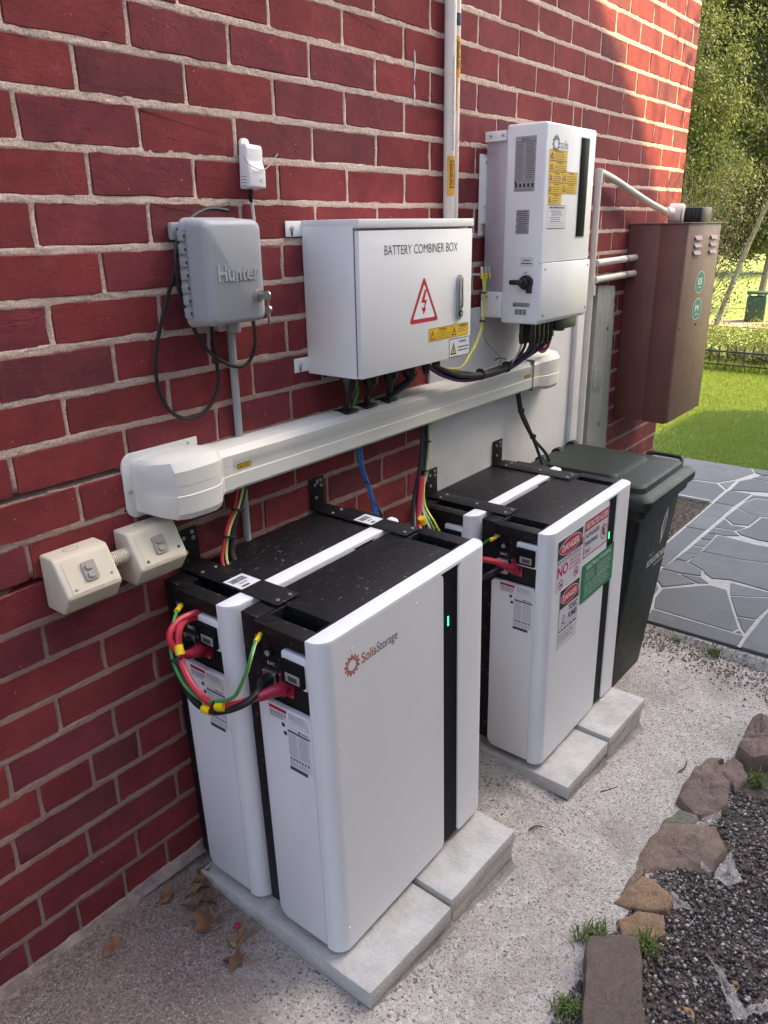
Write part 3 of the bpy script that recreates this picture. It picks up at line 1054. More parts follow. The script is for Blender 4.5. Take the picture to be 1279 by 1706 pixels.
for pi_, vi_ in ((18, ()), (19, (0, 1)), (23, (3, 4)), (24, (2, 3)), (26, (3, 4)), (27, (2, 3)), (29, (1, 2))):
    for k_ in vi_:
        PAVE[pi_][k_] = (PAVE[pi_][k_][0] if pi_ != 29 else 5.185 - .06 * (k_ - 1), -.59 + .004 * k_)
PAVE[20] = [(2.985, -.083), (3.655, -.083), (3.655, -.200), (2.985, -.197)]
PAVE[21] = [(3.655, -.083), (4.215, -.083), (4.215, -.212), (3.655, -.204)]
PAVE[22] = [(4.215, -.083), (4.535, -.083), (4.545, -.236), (4.215, -.214)]
PAVE[25] = [(4.21, -.072), (4.53, -.070), (4.655, .02), (4.62, .25), (4.21, .25)]
PAVE[28] = [(4.672, .028), (4.815, -.055), (5.07, -.122), (5.19, -.07), (5.19, .68), (4.64, .68), (4.632, .26)]
PAVE += [[(2.335, -.083), (2.985, -.083), (2.975, -.182), (2.85, -.190), (2.705, -.268), (2.59, -.278), (2.47, -.310), (2.335, -.322)],
         [(4.545, -.072), (4.80, -.066), (4.668, .015)], [(4.21, .26), (4.622, .26), (4.632, .68), (4.21, .68)]]
extra = []
for i, x in enumerate(np.arange(2.331, 5.2, .41)):
    for j, y in enumerate(np.arange(-1.02, -2.6, -.37)):
        if x < 2.8 and j == 0: continue
        jj = lambda: random.uniform(-.06, .06)
        extra.append([(x + .01 + (i + j) % 2 * .03, y - .36), (x + .40, y - .35 + jj() * .3), (x + .39 + jj() * .3, y - .01), (x + .02, y - .012 + jj() * .2)])
for i, x in enumerate(np.arange(3.66, 5.2, .38)):
    extra.append([(x, -1.0), (min(x + .36, 5.19), -1.0), (min(x + .37, 5.19), -.62 + .05 * (i % 2)), (x + .02, -.60)])
for i, y in enumerate(np.arange(.72, 3.2, .42)):
    for x in (4.25, 4.73):
        extra.append([(x, y), (x + .46, y + .01), (x + .45, y + .40), (x + .01, y + .41)])
def inset(poly, d):
    c = Vector((sum(p[0] for p in poly) / len(poly), sum(p[1] for p in poly) / len(poly)))
    out = []
    n = len(poly)
    ar = sum(poly[i][0] * poly[(i + 1) % n][1] - poly[(i + 1) % n][0] * poly[i][1] for i in range(n))
    s = 1 if ar > 0 else -1
    for i in range(n):
        a, b, c_ = Vector(poly[i - 1]), Vector(poly[i]), Vector(poly[(i + 1) % n])
        e1, e2 = (b - a), (c_ - b)
        if e1.length < 1e-5 or e2.length < 1e-5:
            continue
        n1 = Vector((-e1.y, e1.x)).normalized() * s
        n2 = Vector((-e2.y, e2.x)).normalized() * s
        k = (n1 + n2)
        k = k.normalized() * min(d / max(k.normalized().dot(n1), .45), d * 2) if k.length > .1 else n1 * d
        out.append(tuple(b + k))
    return out
def slz(x): return -.219 - .012 * (x - 2.33)
def flag(poly, zoff):
    P_ = inset([tuple(p) for p in poly], .0045)
    b = bmesh.new()
    top = [b.verts.new((x, y, slz(x) + zoff)) for x, y in P_]
    mid = [b.verts.new((x, y, slz(x) + zoff)) for x, y in P_]
    n = len(P_)
    inn = inset(P_, .003)
    if len(inn) == n:
        for v, (x, y) in zip(top, inn): v.co.x, v.co.y = x, y
        for v in mid: v.co.z -= .003
    low = [b.verts.new((x, y, slz(x) - .03)) for x, y in P_]
    try:
        b.faces.new(top)
        for i in range(n):
            q_ = (i + 1) % n
            b.faces.new((top[i], mid[i], mid[q_], top[q_]))
            b.faces.new((mid[i], low[i], low[q_], mid[q_]))
        bmesh.ops.recalc_face_normals(b, faces=b.faces[:])
        f = b.faces[:][0]
        if f.normal.z < 0:
            bmesh.ops.reverse_faces(b, faces=b.faces[:])
        MB().bm(b, SLATE).build("slate_flagstone", slate, smooth=False)
    except Exception:
        b.free()
for k_, poly in enumerate(PAVE + extra):
    flag(poly, random.uniform(-.001, .003))
q = MB()
for (x0, y0, x1, y1) in ((2.336, -2.6, 5.19, -.075), (4.20, -.075, 5.19, 3.2)):
    nx = 60; ny = 50
    o_ = grid("paving_mortar", np.linspace(x0, x1, nx), np.linspace(y0, y1, ny), lambda x, y: slz(x) - .0030 + .0012 * nse(x, y, 0, 30), GROUT, parent=slate)
MB().box((2.336, -2.6, -.30), (5.19, -.075, -.262), GROUT).build("paving_base", slate)
mul = grid("mulch_bed", np.arange(3.16, 4.20, .03), np.arange(-.072, 3.0, .05), lambda x, y: -.246 + .012 * nse(x, y, 0, 9) + .008 * nse(x, y, 4, 30), SOIL)
tag(mul, "brown mulch bed between the wall corner and the slate", None, kind="structure")
P = [(random.uniform(3.2, 4.18), random.uniform(-.068, .9), -.236) for _ in range(4500)]
pebbles("bark_mulch", P, .003, .011, mat("bark_chip", (.075, .050, .036), .9, col2=(.15, .105, .075), vscale=60), label="bark mulch chips around the wall corner", flat=.3)
MB().box((4.172, -.07, -.30), (4.196, 2.0, -.222), PLANK, .003).build("garden_edging_board")
tag(bpy.data.objects["garden_edging_board"], "low timber edging board between mulch bed and slate paving", "edging board")

# ------------------------------------------------------------------ lawn, terrain and park
def tz(x):
    if x < 9.4: return -.275
    if x < 24: return -.275 - .085 * (x - 9.4)
    return -1.516
lawn = grid("lawn", np.concatenate([np.arange(5.19, 9.4, .15), np.arange(9.4, 26, .4), np.arange(26, 320, 12)]), np.concatenate([np.arange(-60, -6, 6), np.arange(-6, 12, .3), np.arange(12, 130, 6)]),
            lambda x, y: tz(x) + .012 * nse(x, y, 0, 1.5), LAWN)
tag(lawn, "bright green lawn running down to the park", None, kind="structure")
gr = grid("ground", np.array([-300., -40, -2.2]), np.linspace(-300, 300, 9), lambda x, y: -.36, PATHD)
tag(gr, "bare earth round the house", None, kind="structure")
gr2 = grid("ground", np.array([-2.2, 1, 5.25]), np.array([-300., -40, -3.5]), lambda x, y: -.34, PATHD)
tag(gr2, "bare earth beside the house", None, kind="structure")
gr3 = grid("ground", np.array([5.19, 320.]), np.array([-300., -60]), lambda x, y: -1.6, LAWN)
tag(gr3, "grass beyond the park", None, kind="structure")
gr4 = grid("ground", np.array([-2.2, 3.16]), np.array([.1, 300]), lambda x, y: -.34, PATHD)
tag(gr4, "bare earth under the house", None, kind="structure")

def blades(name, n, xr, yr, h, w, m, zf, label, lean=.5):
    x = RNG.uniform(*xr, n); y = RNG.uniform(*yr, n)
    z = np.array([zf(a) for a in x])
    hh = RNG.uniform(h * .5, h, n); a = RNG.uniform(0, 2 * pi, n)
    dx, dy = np.cos(a) * w / 2, np.sin(a) * w / 2
    lx, ly = RNG.normal(0, lean, n) * hh, RNG.normal(0, lean, n) * hh
    V = np.stack([np.stack([x - dx, y - dy, z], -1), np.stack([x + dx, y + dy, z], -1), np.stack([x + lx, y + ly, z + hh], -1)], 1).reshape(-1, 3)
    F = np.arange(3 * n).reshape(n, 3)
    o = from_np(name, V, F, m)
    return tag(o, label, None, kind="stuff")
blades("lawn_grass", 70000, (5.2, 7.4), (-.9, 2.4), .045, .006, GRASS, lambda x: tz(x) - .004, "short mown grass blades nearest the slate paving")
blades("lawn_grass", 50000, (7.4, 9.5), (-.6, 3.2), .055, .010, GRASS, lambda x: tz(x) - .004, "mown grass blades before the iron fence")
blades("meadow_grass", 16000, (9.3, 10.2), (-.2, 3.0), .16, .012, GRASS, lambda x: tz(x) - .01, "longer grass growing along the iron fence")
pth = grid("park_path", np.linspace(24.2, 26.1, 6), np.linspace(-40, 60, 60), lambda x, y: tz(x) + .025, PATHD)
tag(pth, "pale dirt path crossing the park", None, kind="structure")

# ------------------------------------------------------------------ trees, hedge, park things, added shade house
def leaf_cloud(name, centres, per, spread, size, m, parent, droop=.0, squash=.75):
    C_ = np.asarray(centres, float)
    n = len(C_) * per
    p = np.repeat(C_, per, 0) + RNG.normal(0, 1, (n, 3)) * np.array([spread, spread, spread * squash])
    s = RNG.uniform(size * .6, size * 1.3, n)
    mid = C_.mean(0)
    o_ = np.repeat(C_ - mid, per, 0)
    o_ /= np.linalg.norm(o_, axis=1)[:, None] + 1e-6
    loc_ = p - np.repeat(C_, per, 0)
    loc_ /= np.linalg.norm(loc_, axis=1)[:, None] + 1e-6
    nrm = RNG.normal(0, .45, (n, 3)) + o_ * .5 + loc_ * .5 + np.array([0, 0, .45])
    nrm /= np.linalg.norm(nrm, axis=1)[:, None]
    a = RNG.normal(0, 1, (n, 3)); a[:, 2] -= droop
    a -= nrm * (a * nrm).sum(1)[:, None]; a /= np.linalg.norm(a, axis=1)[:, None]
    b = np.cross(nrm, a)
    w = s[:, None] * .42
    V = np.stack([p - a * s[:, None], p + b * w, p + a * s[:, None], p - b * w], 1).reshape(-1, 3)
    F = np.arange(4 * n).reshape(n, 4)
    return from_np(name, V, F, m, parent)

def tree(label, base, h, crown, nclump, per, spread, size, m, seed, lean=(0, 0), tr=.22, limbs=9, cat="tree", group=None, name="tree", droop=.3):
    rr = random.Random(seed)
    t = thing(name, label, cat, base, group=group)
    q = MB()
    top = Vector((lean[0], lean[1], h * .62))
    mid = Vector((lean[0] * .35 + rr.uniform(-.2, .2), lean[1] * .35, h * .3))
    q.tube([(0, 0, -.2), mid, top], tr, BARK, seg=9, sub=6, rs=[tr * 1.25, tr * .8, tr * .35])
    q.build("trunk", t)
    centres = []
    for (cx, cy, cz, rx, ry, rz, k) in crown:
        for _ in range(int(nclump * k)):
            while True:
                d = Vector((rr.uniform(-1, 1), rr.uniform(-1, 1), rr.uniform(-1, 1)))
                if d.length <= 1: break
            d = d * (.55 + .45 * rr.random())
            centres.append((cx + d.x * rx, cy + d.y * ry, cz + d.z * rz))
    q = MB()
    for i in range(limbs):
        e = Vector(rr.choice(centres))
        s = mid.lerp(top, rr.random())
        k = s.lerp(e, .5) + Vector((rr.uniform(-.3, .3), rr.uniform(-.3, .3), rr.uniform(.0, .5)))
        r0 = tr * rr.uniform(.22, .45)
        q.tube([s, k, e], r0, BARK, seg=6, sub=5, rs=[r0, r0 * .6, r0 * .2])
    q.build("limb", t)["kind"] = "stuff"
    leaf_cloud("crown", centres, per, spread, size, m, t, droop)
    return t

TG = "trees of the park beyond the lawn"
tree("gum tree with pale leaning trunk behind the iron fence", (24.4, 5.75, -1.52), 13,
     [(.5, .4, 9.4, 3.4, 4.0, 5.6, 1.0), (.5, -2.4, 5.6, 2.2, 1.8, 2.2, .22)], 420, 200, .27, .055, LEAF1, 3, lean=(.6, -3.4), tr=.075, limbs=60, group=TG)
tree("tall bright green tree nearest the house corner", (14.5, 5.2, tz(14.5)), 9.5,
     [(0, 0, 4.9, 1.9, 2.5, 3.6, 1.0), (.2, -1.5, 3.4, 1.3, 1.0, 1.6, .2)], 330, 210, .17, .036, LEAF2, 5, lean=(.3, -.4), tr=.08, limbs=34, group=TG)
tree("broad dark tree filling the background of the park", (31, 12.4, -1.52), 17,
     [(0, 0, 9.0, 5.0, 6.4, 8.0, 1.0)], 330, 190, .50, .085, LEAF3, 8, lean=(.5, -1), tr=.35, limbs=24, group=TG)
tree("dark drooping tree at the right edge over the park bin", (30.5, 6.0, -1.52), 11,
     [(0, 0, 6.0, 2.8, 3.0, 4.3, 1.0), (-.5, .8, 2.6, 1.6, 1.6, 1.0, .2)], 210, 190, .34, .065, LEAF3, 12, lean=(.2, -.8), tr=.12, limbs=24, group=TG)
tree("far olive tree rising above the other park trees", (38, 12.5, -1.6), 19,
     [(0, 0, 10.5, 6.5, 7, 8, 1.0)], 220, 130, .9, .16, LEAF1, 14, tr=.5, limbs=14, group=TG)
tree("far tree at the sunny end of the park lawn", (52, 10.5, -1.6), 13,
     [(0, 0, 6.5, 6, 5, 5.5, 1.0)], 150, 110, .9, .2, LEAF2, 15, tr=.5, limbs=10, group=TG)
tree("wide far tree at the left end of the park lawn", (56, 21, -1.6), 15,
     [(0, 0, 7.5, 6.5, 7, 6.5, 1.0)], 170, 110, 1.0, .22, LEAF3, 16, tr=.5, limbs=10, group=TG)
# bare twiggy bush hanging between the meter box and the trees
t = thing("twiggy_bush", "bare grey twiggy bush seen above the meter box", "bush", (11.8, 2.75, tz(11.8)))
q = MB()
rr = random.Random(4)
for i in range(170):
    a = rr.uniform(0, 2 * pi); h = rr.uniform(.9, 2.9); rad = rr.uniform(.2, 1.2)
    e = Vector((cos(a) * rad, sin(a) * rad, h))
    k = e * .5 + Vector((rr.uniform(-.15, .15), rr.uniform(-.15, .15), .2))
    q.tube([(rr.uniform(-.1, .1), rr.uniform(-.1, .1), 0), k, e, e + Vector((rr.uniform(-.4, .4), rr.uniform(-.4, .4), rr.uniform(-.3, .4)))], .006, TWIG, seg=4, sub=3, rs=[.010, .006, .003, .0015])
q.build("twig", t)["kind"] = "stuff"
cs = [(rr.uniform(-1., 1.), rr.uniform(-1., 1.), rr.uniform(.7, 2.9)) for _ in range(130)]
leaf_cloud("foliage", cs, 60, .20, .024, LEAF3, t)

# leafy branch of a street tree out over the yard: its leaves fleck the sunny brickwork
def from_wall(x, z, y):
    k = -y / -to_sun.y
    return Vector((x, 0, z)) + to_sun * k
t = thing("street_tree", "street tree beyond the right edge whose leaves fleck the sunny bricks", "tree", (7.8, -5.2, -.3))
q = MB()
q.tube([(0, 0, -.1), (.1, .3, 3), (-.3, 1.2, 5.5), (-1.2, 2.2, 6.6)], .1, BARK, seg=8, rs=[.16, .12, .07, .03])
q.build("trunk", t)
cs = []
for x, z in ((3.02, 2.36), (3.07, 2.24), (3.06, 2.12), (3.12, 2.30), (3.13, 2.02), (3.0, 1.56), (3.03, 1.47), (3.04, 1.62), (3.07, 1.40), (3.1, 1.32)):
    cs.append(from_wall(x, z, -1.9) - t.location)
leaf_cloud("crown", cs, 9, .030, .030, LEAF1, t)
q = MB()
for c in cs:
    q.tube([(-1.0, 2.0, 6.4), Vector((-1.0, 2.0, 6.4)).lerp(c, .6) + Vector((0, 0, .2)), c], .012, BARK, seg=5, rs=[.02, .008, .002])
q.build("limb", t)
# overhead service cables, casting the thin lines on the wall
q = MB()
a, b, c = from_wall(2.60, 2.75, -3.2), from_wall(2.80, 1.60, -3.2), from_wall(2.95, 2.75, -3.2)
q.tube([a, a.lerp(b, .5), b], .008, RUBBER, seg=6)
q.tube([b, b.lerp(c, .5), c], .008, RUBBER, seg=6)
tag(q.build("service_cable"), "black service cables strung over the yard, shadowing the sunny bricks", "cable")

nh = thing("shade_house", "unseen pale two storey house shape added to shade the wall and lawn", "house", (0, 0, 0))  # added out of view; its roofline is shaped to cast the shade edge
NH = [(-9, -.5), (-9, 5.2), (-2.2, 8.4), (1.6, 9.9), (4.4, 8.35), (5.41, 7.45), (5.92, 7.08), (6.34, 6.62), (6.75, 6.22), (11.0, 6.0), (11.0, -.5)]
MB().prism(NH, 1, -4.0, -9.0, HOUSE).build("wall", nh, smooth=False)
q = MB()
for (a, b) in zip(NH[1:9], NH[2:10]):
    q.add([(a[0], -3.97, a[1] + .02), (b[0], -3.97, b[1] + .02), (b[0], -9.2, b[1] + .02), (a[0], -9.2, a[1] + .02)], [(0, 1, 2, 3)], ROOF)
q.build("roof", nh)
for wx in (-5.5, -1.5, 2.5):
    q = MB().box((wx, -3.99, 1.0), (wx + 1.2, -3.95, 2.3), TRIM)
    w_ = q.build("window_frame", nh)
    MB().box((wx + .06, -3.95, 1.06), (wx + 1.14, -3.944, 2.24), BLKG).build("pane", w_)

fence = thing("iron_fence", "low black iron picket fence at the end of the lawn", "fence", (9.32, 0, tz(9.32)))
q = MB()
for z in (.08, .24):
    q.box((-.012, -4, z), (.012, 7, z + .022), IRON)
q.build("rail", fence)
pk = MB().cyl((0, 0, -.05), (0, 0, .29), .008, IRON, 5).cyl((0, 0, .29), (0, 0, .34), .014, IRON, 5, .001).build("picket", fence)
pk.location = (.02, -3.9, 0)
for i in range(1, 109):
    c = pk.copy(); COL.objects.link(c); c.location = (.02 , -3.9 + .1 * i, 0)
for i, (x, y, r, h) in enumerate(((11.4, 1.15, .40, .56), (11.8, 1.75, .42, .50), (11.6, 2.45, .38, .54), (11.6, 3.2, .45, .5), (11.6, 4.0, .45, .5), (11.4, .2, .4, .5))):
    t = thing("low_shrub", ["rounded yellow green shrub at far right behind the fence", "yellow green shrub below the park bin", "yellow green shrub nearest the meter box", "shrub behind the meter box", "shrub behind the house corner", "shrub beyond the right edge"][i], "shrub", (x, y, tz(x)), group="low shrubs behind the iron fence")
    rr = random.Random(i)
    cs = [(rr.uniform(-r, r), rr.uniform(-r, r), rr.uniform(.08, h)) for _ in range(60)]
    leaf_cloud("foliage", cs, 60, .085, .018, LEAFB, t)
    q = MB()
    for k in range(9):
        e = rr.choice(cs)
        q.tube([(0, 0, 0), (e[0] * .4, e[1] * .4, e[2] * .6), e], .006, BARK, seg=4, sub=2)
    q.build("stem", t)["kind"] = "stuff"
t = thing("dark_hedge", "dark green plants growing close behind the iron fence", "hedge", (9.7, 1.2, tz(9.7)))
rr = random.Random(31)
cs = [(rr.uniform(-.2, .25), rr.uniform(-3, 3.2), rr.uniform(.02, .24)) for _ in range(420)]
leaf_cloud("foliage", cs, 60, .06, .020, LEAF3, t)
q = MB()
for k in range(60):
    x, y = rr.uniform(-.2, .2), rr.uniform(-3, 3.2)
    q.tube([(x, y, -.02), (x + .02, y, .2)], .006, BARK, seg=4, sub=1)
q.build("stem", t)["kind"] = "stuff"

pb = thing("park_bin", "dark green park litter bin by the dirt path", "litter bin", (26.0, 5.0, -1.516), (0, 0, .2))
q = MB().box((-.28, -.28, .04), (.28, .28, .78), PARKG, .02)
for k in range(7):
    q.box((-.294, -.26 + .077 * k, .08), (-.281, -.215 + .077 * k, .76), PARKG, .003)
q.build("body", pb)
q = MB().box((-.31, -.31, .86), (.31, .31, .93), PARKG, .025)
for x in (-.25, .2):
    for y in (-.25, .2): q.box((x, y, .78), (x + .05, y + .05, .862), PARKG)
q.build("lid", pb)
MB().box((-.25, -.25, .0), (.25, .25, .04), IRON).build("base", pb)
q = MB()
for dz, dy in ((0, 0), (.25, .1), (.42, .05)):
    q.tube([(20, -6, 5.2 + dz), (20.4, 5, 4.62 + dz), (21, 16, 5.0 + dz)], .012, RUBBER, seg=4)
tag(q.build("power_line"), "thin black overhead power lines crossing in front of the park trees", "power line")

# ------------------------------------------------------------------ stone edging, weeds, litter on the ground
ROCK = [[[0.501,-0.879,-0.132],[0.573,-0.979,-0.14],[0.379,-1.063,-0.119],[0.214,-1.124,-0.101],[0.122,-1.016,-0.091],[0.288,-0.958,-0.109]],[[0.639,-0.901,-0.148],[0.701,-0.928,-0.154],[0.722,-0.987,-0.157],[0.668,-1.011,-0.151],[0.611,-0.982,-0.144],[0.59,-0.931,-0.142]],[[0.7,-0.866,-0.154],[0.82,-0.895,-0.168],[0.831,-0.923,-0.169],[0.808,-0.983,-0.166],[0.753,-0.992,-0.16],[0.705,-0.927,-0.155]],[[0.874,-0.852,-0.173],[0.995,-0.853,-0.187],[1.067,-0.862,-0.195],[1.124,-0.925,-0.201],[1.152,-0.996,-0.204],[1.094,-1.045,-0.198],[0.968,-1.033,-0.184],[0.939,-0.972,-0.181],[0.847,-0.874,-0.17]],[[1.108,-0.854,-0.199],[1.2,-0.871,-0.209],[1.208,-0.923,-0.21],[1.177,-0.944,-0.207],[1.116,-0.916,-0.2],[1.071,-0.867,-0.195]],[[1.239,-0.849,-0.214],[1.442,-0.845,-0.236],[1.512,-0.896,-0.244],[1.431,-0.962,-0.235],[1.306,-0.989,-0.221],[1.225,-0.97,-0.212],[1.194,-0.921,-0.209]],[[1.482,-0.888,-0.241],[1.6,-0.924,-0.254],[1.571,-0.969,-0.25],[1.512,-1.003,-0.244],[1.422,-0.982,-0.234],[1.457,-0.943,-0.238]],[[1.614,-0.93,-0.255],[1.888,-0.915,-0.259],[1.973,-1.004,-0.256],[1.697,-1.072,-0.264],[1.585,-0.985,-0.252]]]
rinfo = [("block_stone", "long flat brown block stone at the bottom right of the path", ROCKE, .05),
         ("edging_stone", "small ochre stone with grass against it, next to the long block stone", ROCKA, .020),
         ("edging_stone", "pointed orange stone, second in the row from the block stone", ROCKA, .024),
         ("edging_stone", "broad brown stone, largest of the row, with torn film lying on it", ROCKD, .030),
         ("edging_stone", "low mossy grey stone between the broad brown and the purple one", ROCKC, .018),
         ("edging_stone", "purple red angular stone in the middle of the edging row", ROCKB, .042),
         ("edging_stone", "small dark purple stone behind the angular purple red one", ROCKB, .030),
         ("edging_stone", "tall purple brown stone at the right edge, farthest of the row", ROCKB, .06)]
def stone(name, label, pts, m, h, seed, soft=.35):
    cx = sum(p[0] for p in pts) / len(pts); cy = sum(p[1] for p in pts) / len(pts)
    z0 = sum(g(p[0], max(p[1], -1.15)) for p in pts) / len(pts)
    poly = [(p[0] - cx, p[1] - cy) for p in pts]
    fine = []
    n = len(poly)
    for i in range(n):
        a, b = Vector(poly[i]), Vector(poly[(i + 1) % n])
        k = max(2, int((b - a).length / .018))
        for j in range(k):
            p = a.lerp(b, j / k)
            p += Vector((nse(p.x + seed, p.y, 0, 22), nse(p.x, p.y + seed, 5, 22))) * .008
            fine.append(p)
    blk_ = name == 'block_stone'
    rings = [(1.0, -.05), (1.02, -.004), (1.0, h * .6), (.985, h * .9), (.95, h), (.6, h * 1.02), (.3, h * 1.02)] if blk_ else [(1.0, -.05), (1.04, -.004), (1.0, h * .55), (.94, h * .86), (.84, h), (.7, h * 1.05), (.55, h * 1.06), (.4, h * 1.05), (.2, h * 1.04)]
    vs = []
    for k, z in rings:
        for p in fine:
            w = p * k
            d = 0 if z < 0 else h * (.25 if blk_ else 1) * (.45 * nse(w.x + seed * 3, w.y, seed, 13) + .26 * nse(w.x, w.y + seed, 2, 34) + .14 * nse(w.x, w.y, seed, 80))
            tilt = (0 if blk_ else 1) * h * .35 * (w.x * sin(seed * 2.1) + w.y * cos(seed * 1.3)) / .12
            vs.append((w.x, w.y, z + (d + max(min(tilt, h * .3), -h * .3)) * (0 if z <= 0 else min(1, z / h))))
    m_ = len(fine)
    vs.append((0, 0, h * 1.03))
    fs = []
    for r_ in range(len(rings) - 1):
        for i in range(m_):
            j = (i + 1) % m_
            fs.append((r_ * m_ + i, r_ * m_ + j, (r_ + 1) * m_ + j, (r_ + 1) * m_ + i))
    for i in range(m_):
        fs.append(((len(rings) - 1) * m_ + i, (len(rings) - 1) * m_ + (i + 1) % m_, len(vs) - 1))
    o = MB().add(vs, fs, m).build(name, ang=24)
    me = o.data
    b = bmesh.new(); b.from_mesh(me); bmesh.ops.recalc_face_normals(b, faces=b.faces[:]); b.to_mesh(me); b.free()
    o.location = (cx, cy, z0)
    return tag(o, label, "stone", "stone edging between path and gravel")
for i, (pts, (nm, lb, m, h)) in enumerate(zip(ROCK, rinfo)):
    stone(nm, lb, pts, m, h, i + 1)
for i, (pts, lb) in enumerate((([(1.99, -1.02), (2.22, -.98), (2.24, -1.16), (2.02, -1.18)], "dark stone beyond the frame at the paving end of the row"),
                               ([(.13, -1.14), (.34, -1.12), (.30, -1.26), (.1, -1.28)], "brown stone out of frame beside the long block stone"),
    ([(.735, -.872), (.80, -.866), (.862, -.872), (.855, -.895), (.80, -.892), (.75, -.885)], "thin flat brown stone between the orange and the broad brown stone"),
    ([(1.075, -.925), (1.13, -.925), (1.185, -.955), (1.19, -.99), (1.13, -.965)], "flat brown stone sunk in the gravel beside the mossy grey one"),
    ([(1.40, -.85), (1.47, -.84), (1.56, -.86), (1.58, -.90), (1.49, -.885)], "low grey stone at the path side of the purple stones"))):
    stone("edging_stone", lb, pts, ROCKC if i == 4 else ROCKD, .05 if i < 2 else .022, 20 + i)

WEED = [[[1.097,-0.936,-0.216],[1.173,-0.947,-0.224],[1.266,-0.982,-0.235],[1.196,-0.986,-0.227],[1.091,-0.955,-0.215]],[[0.958,-1.043,-0.201],[1.109,-1.049,-0.217],[1.001,-1.108,-0.205],[0.959,-1.084,-0.201]],[[0.829,-0.968,-0.187],[0.8,-1.039,-0.183],[0.772,-0.997,-0.18]],[[0.68,-1.108,-0.17],[0.648,-1.14,-0.167],[0.533,-1.21,-0.154],[0.556,-1.236,-0.156],[0.655,-1.156,-0.167]],[[0.992,-0.996,-0.205],[0.96,-1.04,-0.201],[0.947,-1.014,-0.2]],[[0.568,-1.213,-0.158],[0.637,-1.256,-0.165],[0.61,-1.262,-0.162],[0.55,-1.23,-0.156]]]
wl = ["torn clear film lying across the broad brown stone", "crumpled clear film, widest piece on the gravel", "torn clear film draped from the pointed orange stone", "long twisted strip of clear film on the gravel", "small clear film scrap at the foot of the broad brown stone", "flat clear film strip at the bottom right corner of the gravel"]
for i, (pts, lb) in enumerate(zip(WEED, wl)):
    P_ = [Vector(p) for p in pts]
    c = sum(P_, Vector()) / len(P_)
    q = MB()
    n = 14
    fine = []
    for a, b in zip(P_, P_[1:] + P_[:1]):
        for k in range(5):
            p = a.lerp(b, k / 5)
            fine.append(p + Vector((nse(p.x, p.y, i, 40), nse(p.x, p.y, i + 7, 40), 0)) * .008)
    m_ = len(fine)
    vs = []
    for k in (1, .8, .6, .4, .2):
        for p in fine:
            w = c + (p - c) * k
            vs.append((w.x, w.y, w.z + .009 * abs(nse(w.x, w.y, i, 28)) + .006 * nse(w.x, w.y, i, 80) + (.022 if i in (0, 4) else .003) * (1 - .4 * (1 - k))))
    vs.append((c.x, c.y, c.z + .02))
    fs = [(r_ * m_ + k, r_ * m_ + (k + 1) % m_, (r_ + 1) * m_ + (k + 1) % m_, (r_ + 1) * m_ + k) for r_ in range(4) for k in range(m_)]
    fs += [(4 * m_ + k, 4 * m_ + (k + 1) % m_, 5 * m_) for k in range(m_)]
    tag(q.add(vs, fs, FILM).build("film_scrap", ang=60), lb, "plastic scrap", "scraps of torn film on the gravel")

def tuft(label, p, n, h, spread):
    rr = random.Random(int(p[0] * 1000))
    q = MB()
    for _ in range(n):
        a = rr.uniform(0, 2 * pi); r0 = abs(rr.gauss(0, spread * .45))
        x, y = cos(a) * r0, sin(a) * r0
        d = rr.uniform(.2, .9) * h; b = rr.uniform(0, 2 * pi); hh = h * rr.uniform(.45, 1)
        ex, ey = x + cos(b) * d, y + sin(b) * d
        w = rr.uniform(.0010, .0020)
        nx, ny = -sin(b) * w, cos(b) * w
        mx, my, mz = x + (ex - x) * .4, y + (ey - y) * .4, hh * .75
        q.add([(x - nx, y - ny, -.005), (x + nx, y + ny, -.005), (mx + nx, my + ny, mz), (mx - nx, my - ny, mz), (ex, ey, hh * rr.uniform(.6, 1))],
              [(0, 1, 2, 3), (3, 2, 4)], TUFTM)
    o = q.build("grass_tuft", smooth=False)
    o.location = (p[0], p[1], g(p[0], p[1]))
    tag(o, label, "grass tuft", "tufts of grass along the stone edging")
tuft("thick grass tuft at the far end of the long block stone, path side", (.545, -.880), 170, .055, .05)
tuft("grass tuft between the long block stone and the ochre stone", (.600, -.985), 150, .055, .05)
tuft("grass tuft at the bottom of the photo beside the block stone", (.318, -.912), 130, .045, .035)
tuft("grass tuft beside the tall purple stone at the right edge", (1.53, -1.02), 120, .055, .05)
tuft("small grass tuft at the corner of the slate paving", (2.285, -.66), 110, .04, .05)
tuft("tiny weed near the slate edge by the wheelie bin", (2.29, -.50), 60, .022, .035)
tuft("small weed at the foot of the farthest edging stone", (1.88, -.93), 50, .03, .03)

